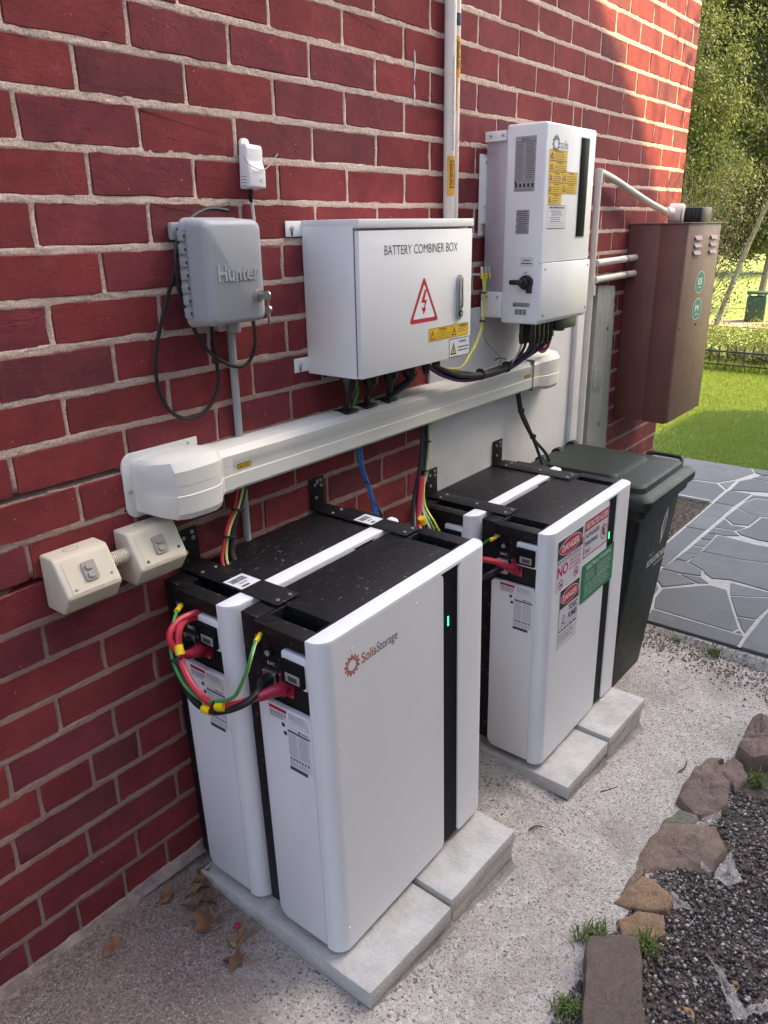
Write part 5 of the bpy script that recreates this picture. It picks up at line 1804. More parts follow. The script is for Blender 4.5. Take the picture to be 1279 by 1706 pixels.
for x, s, dd in ((1.605, .0016, 0), (1.640, .0016, 0), (1.655, .006, .0), (1.69, .012, .008), (1.76, .012, .008), (1.80, .010, -.004), (1.826, .004, -.03), (1.834, 0, -.045)):
    secs.append(sec(x, s, dd))
loft(secs, OFFW, "end_box")
MB().prism(rr_poly(1.66, .925, 1.858, 1.052, .02, "0110"), 1, -.0155, -.008, OFFW, .001, 2).build("flange", duct)
q = MB().box((1.6035, -.084, .936), (1.6055, -.02, 1.046), I_GREY, .0005)
q.build("joint_line", duct)
for x, z in ((.222, .991), (1.545, .989)):
    q = Print((x, -.0802, z), *FR)
    q.sheet(0, 0, .040, .011, I_BLACK, 2); q.rect(.0012, .0012, .0388, .0098, I_YEL, 3); q.text("BATTERY", .005, .0028, .035, .0082, I_BLACK, 4, .02)
    q.build("battery_label", duct, smooth=False)

CB = "cables dropping from the duct to the batteries"
cable("earth_cable", "green yellow lead dropping behind the near left bracket", [(.268, -.045, .945), (.243, -.050, .895), (.214, -.052, .859), (.198, -.055, .834), (.178, -.066, .795), (.17, -.08, .77)], .0030, LIMEC, CB)
cable("red_cable", "red lead dropping behind the near left bracket", [(.255, -.04, .945), (.232, -.047, .895), (.203, -.050, .855), (.186, -.056, .825), (.165, -.066, .79), (.158, -.08, .77)], .0040, REDC, CB)
cable("black_cable", "black lead dropping behind the near left bracket", [(.275, -.042, .945), (.252, -.044, .895), (.226, -.046, .855), (.212, -.050, .825), (.200, -.06, .79), (.196, -.075, .765)], .0068, RUBBER, CB)
cable("data_cable", "bright blue data cable hanging from the duct over the near pair", [(.676, -.045, .945), (.683, -.050, .881), (.700, -.052, .833), (.714, -.060, .779), (.717, -.066, .746), (.712, -.075, .715)], .0048, BLUEC, CB)
cable("data_cable", "dark blue cable beside the bright blue one", [(.684, -.045, .945), (.690, -.048, .881), (.708, -.050, .833), (.722, -.058, .779), (.736, -.066, .740), (.744, -.08, .71)], .0042, RUBBER, CB)
cable("data_cable", "second blue cable tied to the bright blue one", [(.680, -.054, .945), (.687, -.056, .87), (.705, -.058, .822), (.717, -.064, .775), (.722, -.072, .74), (.716, -.082, .712)], .003, BLUEC, CB)
for dx, dy, r, m, nm, lb, e in ((0, 0, .0085, RUBBER, "black_cable", "thick black cable in the bundle between the two pairs", 0),
                             (-.014, -.004, .0078, RUBBER, "black_cable", "second black cable in the bundle between the two pairs", -.05),
                             (.012, -.010, .0045, GREENC, "earth_cable", "dark green lead in the bundle between the two pairs", .03),
                             (.018, -.002, .0040, LIMEC, "earth_cable", "pale lime lead in the bundle between the two pairs", .02),
                             (.006, -.014, .0042, GREYC, "grey_cable", "grey lead in the bundle between the two pairs", .01),
                             (.022, -.008, .0035, YELC, "earth_cable", "yellow lead in the bundle between the two pairs", .04)):
    P_ = [(.991, -.045, .945), (.982, -.050, .855), (.952, -.060, .789), (.920, -.070, .743), (.890, -.09, .70), (.862 + e * .5, -.13, .655), (.858 + e, -.155, .60)]
    cable(nm, lb, [(x + dx * (1 if i < 4 else 1.5), y + dy, z + (.004 * (i % 2))) for i, (x, y, z) in enumerate(P_)], r, m, CB)
o = cable("red_cable", "thick red cable with yellow markers between the two pairs", [(.930, -.080, .790), (.900, -.095, .735), (.872, -.11, .69), (.845, -.130, .665), (.836, -.15, .645), (.842, -.17, .60)], .0085, REDC, CB)
for a, b in (((.858, -.130, .690), (.866, -.130, .670)), ((.850, -.150, .652), (.854, -.152, .634))):
    MB().cyl(a, b, .0115, YTAG, 12).build("marker_sleeve", o)
q = MB()
for c, r in (((.985, -.054, .885), .022), ((.958, -.064, .80), .024), ((.703, -.054, .826), .011), ((.722, -.062, .760), .012), ((.236, -.05, .885), .02), ((.2, -.056, .83), .021)):
    q.cyl(Vector(c) - Vector((0, 0, .002)), Vector(c) + Vector((.001, 0, .002)), r * .8, RUBBER, 12)
q.each("tie", o, gap=0)
for dx, lb in ((0, "black cable pair dropping to the far rear battery, left one"), (.012, "black cable pair dropping to the far rear battery, right one")):
    o = cable("black_cable", lb, [(1.556 + dx, -.045, .945), (1.578 + dx, -.050, .864), (1.622 + dx, -.055, .799), (1.676 + dx * .5, -.06, .735), (1.70 + dx * 4, -.075, .672), (1.70 + dx * 5, -.1, .62)], .006, RUBBER, CB)
q = MB().cyl((1.585, -.05, .866), (1.587, -.05, .862), .0125, RUBBER, 12).cyl((1.668, -.06, .752), (1.670, -.06, .749), .0125, RUBBER, 12)
q.each("tie", o, gap=0)

# ------------------------------------------------------------------ battery combiner box
cb = thing("combiner_box", "white steel battery combiner box with red lightning triangle on its door", "electrical box")
X0, X1 = .544, 1.027
q = MB().box((X0, -.163, 1.151), (X1, -.003, 1.500), WHITE, .0015)
q.build("body", cb)
q = MB().box((X0 + .0005, -.182, 1.494), (X1 + .001, -.004, 1.514), WHITE, .002)
q.build("rain_hood", cb)
MB().box((X0 + .003, -.166, 1.158), (X1 - .004, -.162, 1.490), BLKP).build("door_seal", cb)
door = MB().box((X0 + .002, -.180, 1.152), (X1 - .002, -.1655, 1.489), WHITE, .0018).build("door", cb)
for x, z in ((X0 - .054, 1.478), (X0 - .050, 1.158), (X1 + .001, 1.478), (X1 + .001, 1.158)):
    q = MB().box((x, -.005, z), (x + .056, -.0025, z + .035), WHITE, .001)
    s = -1 if x < .7 else 1
    cx = x + (.020 if s < 0 else .036)
    q.screw((cx, -.005, z + .018), (0, -1, 0), .006, STEEL)
    q.box((cx - .0025, -.0056, z + .002), (cx + .0025, -.005, z + .014), I_DARK)
    q.build("mounting_tab", cb)
q = Print((0, -.1801, 0), *FR)
q.text("BATTERY COMBINER BOX", .638, 1.433, .952, 1.455, I_BLACK, 1, -.004)
q.build("door_lettering", cb, smooth=False)
q = Print((0, -.1801, 0), *FR)
def rtri(ca, cb_, w, h, r):
    P3 = [Vector((ca - w / 2, cb_ - h / 2)), Vector((ca + w / 2, cb_ - h / 2)), Vector((ca, cb_ + h / 2))]
    c0 = sum(P3, Vector((0, 0))) / 3
    out = []
    for i in range(3):
        a, b, c = P3[i - 1], P3[i], P3[(i + 1) % 3]
        p0 = b + (a - b).normalized() * r; p1 = b + (c - b).normalized() * r
        for k in range(6):
            t_ = k / 5
            out.append(tuple((p0 * (1 - t_) + b * t_) * (1 - t_) + (b * (1 - t_) + p1 * t_) * t_))
    return out
q.poly(rtri(.7995, 1.320, .130, .116, .012), I_RED, 1)
q.poly(rtri(.7995, 1.3155, .098, .086, .007), WHITE, 2)
q.bolt(.7985, 1.313, .062, I_RED, 3)
q.build("high_voltage_triangle", cb, smooth=False)
q = Print((0, -.1801, 0), *FR)
q.sheet(.821, 1.2085, 1.011, 1.2425, I_YEL, 1)
q.frame(.821, 1.2085, .926, 1.2425, .0012, I_DARK, 2); q.frame(.925, 1.2085, 1.011, 1.2425, .0012, I_DARK, 2)
q.tri(.838, 1.225, .026, .024, .0016, I_BLACK, 2, I_YEL); q.bolt(.838, 1.223, .013, I_ORED, 4)
q.tri(.941, 1.225, .024, .022, .0016, I_BLACK, 2, I_YEL); q.bolt(.941, 1.223, .011, I_BLACK, 4)
q.text("WARNING", .866, 1.233, .905, 1.2395, I_BLACK, 2, .02); q.lines(.855, 1.211, .922, 1.231, 4, I_BLACK, fill=.25)
q.text("WARNING", .966, 1.233, 1.003, 1.2395, I_BLACK, 2, .02); q.lines(.958, 1.219, 1.008, 1.231, 2, I_DARK, fill=.25)
q.build("yellow_warning_label", cb, smooth=False)
q = Print((0, -.1801, 0), *FR)
q.sheet(.917, 1.1535, 1.0215, 1.2045, PAPER, 1); q.frame(.917, 1.1535, 1.0215, 1.2045, .002, I_BLACK, 2)
q.tri(.939, 1.178, .030, .034, .0018, I_BLACK, 2, I_LIME); q.bolt(.939, 1.175, .014, I_BLACK, 4)
q.text("WARNING", .966, 1.190, 1.003, 1.1975, I_DARK, 2, .02); q.lines(.960, 1.165, 1.018, 1.183, 2, I_BLACK, fill=.4)
q.build("white_warning_label", cb, smooth=False)
h = MB().prism(rr_poly(.950, 1.254, .973, 1.373, .0112), 1, -.186, -.180, GREYP, .0015).build("door_handle", cb)
MB().prism(rr_poly(.9545, 1.285, .9685, 1.366, .0068), 1, -.194, -.186, STEEL, .0025).build("lever", h)
MB().cyl((.9615, -.186, 1.271), (.9615, -.190, 1.271), .0085, BLKP, 16).cyl((.9615, -.190, 1.271), (.9615, -.1905, 1.271), .005, STEEL, 12).build("lock_barrel", h)
q = MB()
for x in (.60, .685, .77, .855, .935, .985):
    r = .020 if x < .9 else .013
    q.cyl((x, -.09, 1.152), (x, -.09, 1.130), r * 1.15, BLKP, 8).cyl((x, -.09, 1.130), (x, -.09, 1.112), r, BLKP, 16).cyl((x, -.09, 1.112), (x, -.09, 1.100), r * .85, BLKP, 16, r * .6)
q.each("cable_gland", cb)
CU = "cables entering the duct below the combiner box"
for i, (x, x2, r, m) in enumerate(((.60, .615, .008, RUBBER), (.685, .70, .008, RUBBER), (.77, .80, .009, RUBBER), (.855, .80, .009, RUBBER))):
    cable("black_cable", ["leftmost short black cable under the combiner box", "second short black cable under the combiner box", "third short black cable under the combiner box", "slanting black cable under the right half of the combiner box"][i],
          [(x, -.09, 1.115), (x + .002, -.085, 1.09), (x2, -.065, 1.065), (x2 + .005, -.055, 1.035)], r, m, CU)
cable("red_cable", "thin red lead under the left end of the combiner box", [(.612, -.085, 1.13), (.612, -.08, 1.09), (.625, -.06, 1.06), (.63, -.05, 1.035)], .004, REDC, CU)
cable("earth_cable", "thin green lead under the left end of the combiner box", [(.622, -.095, 1.13), (.628, -.09, 1.09), (.638, -.065, 1.06), (.640, -.055, 1.035)], .004, GREENC, CU)
cable("black_cable", "crossing black cable under the middle of the combiner box", [(.87, -.10, 1.115), (.84, -.09, 1.085), (.80, -.07, 1.06), (.785, -.06, 1.035)], .010, BLKP, CU)
q = MB()
for x in (.63, .71, .80): q.box((x - .024, -.074, 1.0405), (x + .024, -.028, 1.0475), BLKP, .001)
q.each("cable_entry", duct)

# ------------------------------------------------------------------ inverter
iv = thing("inverter", "tall white inverter with yellow stickers and a black display strip", "inverter")
A0, A1 = 1.350, 1.692
MB().box((A0 + .004, -.090, 1.215), (A1 - .004, -.018, 1.760), ALU, .003).build("heat_sink_cover", iv)
q = MB()
q.box((A0 - .004, -.088, 1.732), (A0 + .004, -.016, 1.760), WHITE, .001)
q.screw((A0 - .004, -.036, 1.747), (-1, 0, 0), .005, STEEL); q.screw((A0 - .004, -.078, 1.747), (-1, 0, 0), .005, STEEL)
q.box((A0 - .003, -.090, 1.217), (A0 + .004, -.014, 1.296), WHITE, .001)
q.screw((A0 - .003, -.036, 1.280), (-1, 0, 0), .0045, STEEL); q.screw((A0 - .003, -.075, 1.280), (-1, 0, 0), .0045, STEEL)
q.each("side_tab", iv)
q = MB().box((A0 - .012, -.020, 1.500), (A0 + .03, -.006, 1.690), WHITE, .001).box((A0 - .014, -.010, 1.465), (A0 + .03, -.003, 1.700), WHITE, .001)
for z in (1.676, 1.55, 1.483): q.screw((A0 - .002, -.0205 if z > 1.5 else -.0105, z), (0, -1, 0), .005, STEEL)
q.build("wall_bracket", iv)
MB().box((A0, -.219, 1.201), (A1, -.088, 1.774), WHITE, .007, 3).build("body", iv)
MB().box((A0 + .003, -.2255, 1.212), (A1 + .001, -.214, 1.3835), WHITE, .002).build("lower_cover", iv)
q = MB()
for x in (A0 + .022, A1 - .016):
    for z in (1.228, 1.366): q.cyl((x, -.2255, z), (x, -.2262, z), .0036, I_DARK, 12)
q.each("cover_screw", iv)
MB().box((A0 + .002, -.2194, 1.384), (A1 - .001, -.2150, 1.3865), I_DARK).build("seam", iv)
q = MB().prism(rr_poly(1.577, 1.452, 1.647, 1.750, .006), 1, -.2196, -.2185, PAPER, .0003)
q.prism(rr_poly(1.5815, 1.457, 1.6395, 1.746, .004), 1, -.2212, -.2195, BLKG, .0006)
q.build("display_strip", iv)
q = Print((0, -.2192, 0), *FR)
sun_mark(q, 1.413, 1.718, .025, I_DARK, None, 12, 1)
q.text("solis", 1.441, 1.706, 1.492, 1.731, I_DARK, 1, -.006)
q.build("printed_logo", iv, smooth=False)
def ysticker(a0, b0, a1, b1):
    q = Print((0, -.2192, 0), *FR)
    q.sheet(a0, b0, a1, b1, I_YEL, 1); q.frame(a0, b0, a1, b1, .0009, I_DARK, 2)
    w_, h_ = a1 - a0, b1 - b0
    q.tri(a0 + w_ * .15, b0 + h_ * .5, w_ * .2, h_ * .62, .0016, I_BLACK, 2, I_YEL); q.bolt(a0 + w_ * .15, b0 + h_ * .45, h_ * .3, I_DARK, 4)
    q.text("WARNING", a0 + w_ * .42, b0 + h_ * .76, a0 + w_ * .78, b0 + h_ * .91, I_BLACK, 2, .02)
    q.lines(a0 + w_ * .30, b0 + h_ * .08, a0 + w_ * .96, b0 + h_ * .68, 3, I_BLACK, fill=.26)
    q.build("yellow_warning_label", iv, smooth=False)
ysticker(1.374, 1.672, 1.489, 1.702); ysticker(1.374, 1.6425, 1.489, 1.6715)
ysticker(1.376, 1.6125, 1.464, 1.642); ysticker(1.376, 1.582, 1.464, 1.612); ysticker(1.378, 1.5515, 1.464, 1.5815)
ysticker(1.465, 1.6135, 1.567, 1.645); ysticker(1.465, 1.583, 1.567, 1.613)
q = Print((0, -.2192, 0), *FR)
q.sheet(1.380, 1.483, 1.500, 1.5495, PAPER, 1); q.frame(1.380, 1.483, 1.500, 1.5495, .0008, I_NAVY, 2); q.rect(1.380, 1.483, 1.500, 1.4845, I_DARK, 3)
q.lines(1.391, 1.5385, 1.492, 1.547, 1, I_NAVY, fill=.6, ragged=.05)
for k, z in enumerate((1.533, 1.5275, 1.522, 1.5145, 1.509, 1.503)):
    q.lines(1.405 if k not in (0, 3, 5) else 1.396, z - .002, 1.482, z + .002, 1, I_NAVY, fill=.5)
for z in (1.4965, 1.4905): q.rect(1.390, z, 1.492, z + .0007, I_NAVY, 2)
q.build("procedure_label", iv, smooth=False)
q = Print((A0 - .0002, 0, 0), *LS)
q.sheet(.119, 1.5885, .188, 1.739, SILVER, 1)
q.ell(.144, 1.7305, .003, .003, I_DARK, 2, 12); q.lines(.149, 1.728, .166, 1.733, 1, I_DARK, fill=.6, ragged=0)
q.rect(.121, 1.7235, .186, 1.7250, I_BLACK, 2)
q.lines(.123, 1.622, .150, 1.721, 19, I_DARK, fill=.34); q.lines(.156, 1.622, .186, 1.721, 19, I_DARK, fill=.34)
q.rect(.120, 1.6185, .187, 1.6192, I_BLACK, 2)
for k in range(5): q.rect(.123 + .0135 * k, 1.6005, .130 + .0135 * k, 1.611, I_BLACK, 2)
q.rect(.1205, 1.611, .127, 1.6175, I_BLACK, 2)
q.lines(.123, 1.590, .186, 1.598, 2, I_DARK, fill=.3)
q.sheet(.130, 1.4685, .175, 1.538, SILVER, 1); q.lines(.138, 1.472, .173, 1.536, 11, I_BLACK, fill=.38)
for z in (1.527, 1.510, 1.490, 1.477): q.tri(.1345, z, .005, .006, 0, I_BLACK, 2)
q.build("rating_label", iv, smooth=False)
q = Print((A0 - .0002, 0, 0), *LS)
q.sheet(.152, 1.3755, .194, 1.4005, PAPER, 1); q.frame(.152, 1.3755, .194, 1.4005, .0007, I_NAVY, 2)
q.lines(.160, 1.389, .186, 1.396, 1, I_BLACK, fill=.6, ragged=.1); q.lines(.156, 1.380, .190, 1.387, 1, I_BLACK, fill=.6, ragged=.05)
q.text("OFF", .164, 1.353, .176, 1.359, I_DARK, 2); q.text("ON", .193, 1.333, .201, 1.339, I_DARK, 2); q.text("DC SWITCH", .150, 1.301, .192, 1.307, I_GREY, 2)
q.sheet(.130, 1.2535, .190, 1.2665, SILVER, 1); q.tri(.137, 1.260, .009, .009, 0, I_BLACK, 2); q.lines(.144, 1.255, .188, 1.2655, 3, I_DARK, fill=.3)
for i in range(3):
    for j in range(3): q.sheet(.139 + .0138 * i, 1.2295 + .0058 * j, .1515 + .0138 * i, 1.2347 + .0058 * j, SILVER, 1); q.rect(.141 + .0138 * i, 1.231 + .0058 * j, .149 + .0138 * i, 1.2335 + .0058 * j, I_BLACK, 2)
q.build("switch_label", iv, smooth=False)
q = MB().cyl((A0, -.176, 1.328), (A0 - .014, -.176, 1.328), .0225, BLKP, 24, .021).cyl((A0 - .014, -.176, 1.328), (A0 - .034, -.176, 1.328), .015, BLKP, 20, .013)
q.box((A0 - .046, -.184, 1.322), (A0 - .030, -.138, 1.337), BLKP, .004).box((A0 - .012, -.196, 1.296), (A0, -.180, 1.316), BLKP, .002)
q.build("rotary_switch", iv)
q = MB()
gx = [1.385, 1.415, 1.445, 1.475, 1.505]
for k, x in enumerate(gx):
    for y in (-.185, -.15):
        q.cyl((x, y, 1.203), (x, y, 1.165), .0105, BLKP, 10).cyl((x, y, 1.165), (x, y, 1.135), .0125, BLKP, 10, .009)
q.cyl((1.56, -.15, 1.203), (1.56, -.15, 1.14), .022, BLKP, 14).cyl((1.56, -.15, 1.14), (1.56, -.15, 1.115), .018, BLKP, 14, .013)
q.box((1.525, -.205, 1.165), (1.66, -.11, 1.204), BLKP, .004)
q.cyl((1.645, -.15, 1.17), (1.645, -.15, 1.15), .02, BLKP, 12)
q.each("cable_gland", iv)
CI = "cables sweeping from the inverter to the combiner box"
sweep = [("black_cable", RUBBER, 0, "dark cable from the first front gland of the inverter"), ("grey_cable", GREYC, 0, "pale grey cable from the first rear gland of the inverter"),
         ("purple_cable", PURP, 1, "purple cable from the second front gland of the inverter"), ("black_cable", RUBBER, 1, "dark cable from the second rear gland of the inverter"),
         ("black_cable", RUBBER, 2, "dark cable from the third front gland of the inverter"), ("purple_cable", PURP, 2, "purple cable from the third rear gland of the inverter"),
         ("black_cable", RUBBER, 3, "dark cable from the fourth front gland of the inverter"), ("purple_cable", PURP, 3, "purple cable from the fourth rear gland of the inverter"),
         ("red_cable", REDB, 4, "dark red cable from the fifth front gland of the inverter"), ("black_cable", RUBBER, 5, "thick dark cable from the large gland of the inverter")]
for k, (nm, m_, gi, lb) in enumerate(sweep):
    x = (gx + [1.56])[gi]
    y = -.185 if k % 2 == 0 else -.15
    if gi == 5: y = -.15
    rr = random.Random(k + 50)
    ex, ey, ez = .0, .009 * cos(k * 2.4), .009 * sin(k * 2.4)
    d1 = rr.uniform(-.012, .012)
    o = cable(nm, lb, [(x, y, 1.15), (x - .002, y + .006, 1.118 - .004 * (k % 3)), (x - .040 - .006 * gi + d1, -.145 + .5 * ey, 1.082 + ez + .003 * gi), (1.335 + d1 * .5, -.127 + ey, 1.064 + ez), (1.18, -.122 + ey, 1.060 + ez), (1.09 + d1, -.112 + ey, 1.070 + 1.3 * ez), (1.02 - .008 * (k % 4), -.102 + ey, 1.094 + ez), (.975 - .012 * (k % 4), -.095, 1.118)], (.0048 if gi < 5 else .0075) if nm != "grey_cable" else .0032, m_, CI)
q = MB()
for c in ((1.33, -.127, 1.066), (1.18, -.122, 1.064)):
    q.cyl(Vector(c) - Vector((.0018, 0, 0)), Vector(c) + Vector((.0018, 0, 0)), .0185, RUBBER, 12)
q.tube([(1.33, -.127, 1.09), (1.30, -.12, 1.098), (1.285, -.11, 1.092)], .002, RUBBER, seg=4)
q.each("tie", o, gap=0)
cable("conduit_loop", "grey conduit loop under the right end of the inverter", [(1.690, -.09, 1.20), (1.690, -.09, 1.14), (1.686, -.087, 1.095), (1.660, -.082, 1.075), (1.635, -.075, 1.10), (1.62, -.06, 1.13), (1.61, -.03, 1.15)], .0125, GREYC, "conduits", seg=12, cat="conduit")
EG = "earth wires bolted to the inverter's side"
for k, (dx, m, lb) in enumerate(((0, LIMEC, "left lime earth wire from the inverter's side tab"), (.008, YELC, "middle yellow earth wire from the inverter's side tab"), (.016, GREENC, "right green earth wire from the inverter's side tab"))):
    P_ = [(1.246 + dx * 2.6, -.078, 1.363), (1.246 + dx, -.085, 1.315), (1.242 + dx * .8, -.088, 1.232), (1.215 + dx, -.092, 1.177), (1.150 + dx, -.10, 1.126), (1.10 + dx, -.102, 1.095), (1.03 + dx, -.10, 1.10)]
    if k == 2: P_ = P_[:2] + [(1.250, -.08, 1.28)]
    o = cable("earth_cable", lb, P_, .0027, m, EG)
    MB().tube([P_[0], (P_[0][0] - .002, P_[0][1] - .002, P_[0][2] - .020)], .0050, YTAG, seg=8, sub=2).build("lug_sleeve", o)
    MB().cyl((P_[0][0], P_[0][1], P_[0][2] - .003), (P_[0][0] + .001, P_[0][1], P_[0][2] + .014), .0065, STEEL, 8).build("lug", o)
cable("grey_cable", "thin grey wire drooping from the earth wires to the duct", [(1.243, -.086, 1.225), (1.252, -.08, 1.19), (1.30, -.07, 1.142), (1.37, -.062, 1.103), (1.41, -.06, 1.075), (1.40, -.055, 1.045)], .0026, GREYC, EG)
q = MB().cyl((1.243, -.087, 1.300), (1.243, -.087, 1.304), .0095, RUBBER, 10).cyl((1.238, -.089, 1.216), (1.238, -.089, 1.220), .0095, RUBBER, 10)
q.each("tie", o, gap=0)
q = MB().box((1.236, -.082, 1.352), (1.290, -.004, 1.356), ALU, .001)
tag(q.build("earth_bar"), "small metal earth tab on the wall left of the inverter", "earth bar")

# ------------------------------------------------------------------ irrigation controller, sensor, outlets, conduits
ic = thing("irrigation_controller", "grey moulded irrigation controller box with hinged lid and key in its lock", "controller box")
MB().box((.168, -.060, 1.318), (.290, -.012, 1.512), GREYP, .010, 3).build("back_box", ic)
MB().prism(rr_poly(.158, 1.478, .186, 1.512, .006), 1, -.016, -.004, GREYP, .001).box((.26, -.014, 1.285), (.295, -.004, 1.33), OFFW, .003).each("mounting_lug", ic)
def rbox_taper(x0, z0, x1, z1, y0, y1, ins, r, m):
    q = MB()
    rings = []
    for y, i_, rr_ in ((y0, 0, r), (y0 - (y0 - y1) * .75, .003, r), (y0 - (y0 - y1) * .93, .006, r), (y1, ins, r)):
        rings.append([(a, y, b) for a, b in rr_poly(x0 + i_, z0 + i_, x1 - i_, z1 - i_, rr_, n=6)])
    n = len(rings[0])
    vs = [p for rg in rings for p in rg]
    fs = [(k * n + i, k * n + (i + 1) % n, (k + 1) * n + (i + 1) % n, (k + 1) * n + i) for k in range(3) for i in range(n)]
    fs.append(tuple(range(3 * n, 4 * n)))
    q.add(vs, fs, m)
    return q
rbox_taper(.142, 1.308, .302, 1.520, -.058, -.074, .002, .018, GREYP).build("rim", ic)
lid = rbox_taper(.143, 1.311, .299, 1.518, -.074, -.131, .014, .016, GREYP).build("lid", ic, ang=50)
q = Print((.0, -.1315, 0), *FR)
vsF = text_geo("Hunter", .025)
q = MB()
vs, fs = vsF
x0_, x1_ = min(v[0] for v in vs), max(v[0] for v in vs); y0_, y1_ = min(v[1] for v in vs), max(v[1] for v in vs)
def T(x, y, d): return (.170 + (x - x0_) / (x1_ - x0_) * .108, d, 1.399 + (y - y0_) / (y1_ - y0_) * .031)
me_e = {}
for f in fs:
    for a, b in zip(f, f[1:] + f[:1]):
        me_e[(a, b)] = 1
q.add([T(x, y, -.1335) for x, y in vs] + [T(x, y, -.130) for x, y in vs], list(fs) + [(a, len(vs) + a, len(vs) + b, b) for (a, b) in me_e if (b, a) not in me_e], GREYP)
q.build("raised_lettering", ic, smooth=False)
q = MB().cyl((.274, -.131, 1.367), (.274, -.1355, 1.367), .0125, GREYB, 20).cyl((.274, -.1355, 1.367), (.274, -.142, 1.367), .0098, STEEL, 20)
lk = q.build("lock", ic)
q = MB().box((.2725, -.150, 1.363), (.2755, -.1415, 1.371), STEEL, .0005).cyl((.2725, -.158, 1.367), (.2755, -.158, 1.367), .0095, STEEL, 14)
q.tube([(.276, -.160, 1.361), (.279, -.158, 1.352), (.280, -.154, 1.345), (.278, -.154, 1.352), (.275, -.159, 1.361)], .0008, STEEL, seg=5)
q.cyl((.2765, -.154, 1.338), (.2815, -.154, 1.338), .0085, STEEL, 14).box((.277, -.1565, 1.308), (.281, -.1515, 1.334), STEEL, .001)
q.build("key", lk)
q = MB()
for k in range(7):
    z = 1.330 + k * .0245
    w_ = .010 if k % 2 else .014
    q.box((.1365, -.079, z), (.1455, -.058, z + .019), GREYP, .0015)
    q.box((.1345, -.080, z + .019), (.1475, -.074, z + .0205), GREYP)
    q.box((.1355, -.0815, z + .006), (.1385, -.0785, z + .012), I_DARK)
q.each("hinge", ic, gap=.0005)
q = MB().tube([(.298, -.03, 1.534), (.242, -.03, 1.537), (.172, -.046, 1.512), (.138, -.055, 1.473), (.130, -.056, 1.434), (.137, -.048, 1.388), (.169, -.03, 1.325), (.202, -.02, 1.271), (.246, -.018, 1.228), (.292, -.028, 1.206), (.325, -.032, 1.216), (.329, -.05, 1.258), (.300, -.08, 1.312)], .0042, RUBBER, seg=8)
tag(q.build("black_cable"), "black cord draped over the controller and hooking under to its right corner", "cable", "black cords round the irrigation controller")
q = MB().tube([(.150, -.05, 1.50), (.135, -.056, 1.455), (.130, -.050, 1.420), (.118, -.03, 1.365), (.095, -.02, 1.295), (.084, -.014, 1.236), (.088, -.012, 1.18), (.112, -.012, 1.133), (.160, -.012, 1.110), (.212, -.012, 1.126), (.240, -.014, 1.167), (.242, -.016, 1.213), (.235, -.02, 1.26), (.225, -.03, 1.315)], .0042, RUBBER, seg=8)
tag(q.build("black_cable"), "black cord hanging in a long loop left of the controller", "cable", "black cords round the irrigation controller")
q = MB().cyl((.293, -.012, 1.30), (.291, -.012, .78), .0090, GREYC, 16).cyl((.293, -.03, 1.330), (.293, -.022, 1.285), .016, GREYC, 16)
tag(q.build("grey_conduit"), "grey conduit running from the controller down behind the duct", "conduit", "conduits")

sn = thing("wireless_sensor", "small white plastic sensor receiver tilted on the wall above the controller", "sensor", (.372, -.004, 1.623), (0, .055, 0))
q = MB().prism([(-.003, .044), (-.024, .044), (-.028, .036), (-.028, .010), (-.036, -.008), (-.037, -.042), (-.003, -.046)], 0, -.014, .034, WHITE, .004, 3)
q.build("case", sn)
MB().prism(rr_poly(-.012, .035, .012, .056, .010), 1, -.010, -.002, WHITE, .001).build("hanging_tab", sn)
q = MB()
for k in range(4): q.box((-.0145, -.026, -.040 + .006 * k), (-.0138, -.010, -.0385 + .006 * k), I_GREY)
q.cyl((.020, -.037, -.026), (.020, -.0378, -.026), .004, PAPER, 14)
q.build("vent", sn)
MB().tube([(-.014, -.020, .018), (-.012, -.034, .002), (.008, -.040, -.006), (.03, -.034, -.004), (.06, -.02, .008), (.085, -.014, .028), (.094, -.012, .036)], .0011, GREYC, seg=5).build("antenna_wire", sn)
q = Print((0, -.0262, 0), *FR)
q.lines(.002, .034, .018, .039, 1, I_DARK, fill=.7, ragged=0)
q.build("printed_mark", sn, smooth=False)
MB().tube([(.008, -.012, -.044), (.010, -.010, -.058), (.014, -.008, -.07)], .005, BLKP, seg=7, rs=[.007, .006, .0035]).build("cable_plug", sn)
tag(MB().tube([(.382, -.012, 1.57), (.388, -.008, 1.54), (.392, -.006, 1.50), (.388, -.006, 1.45), (.36, -.02, 1.40)], .0035, OFFW, seg=8).build("sensor_lead"), "thin white lead from the sensor down behind the controller", "cable")

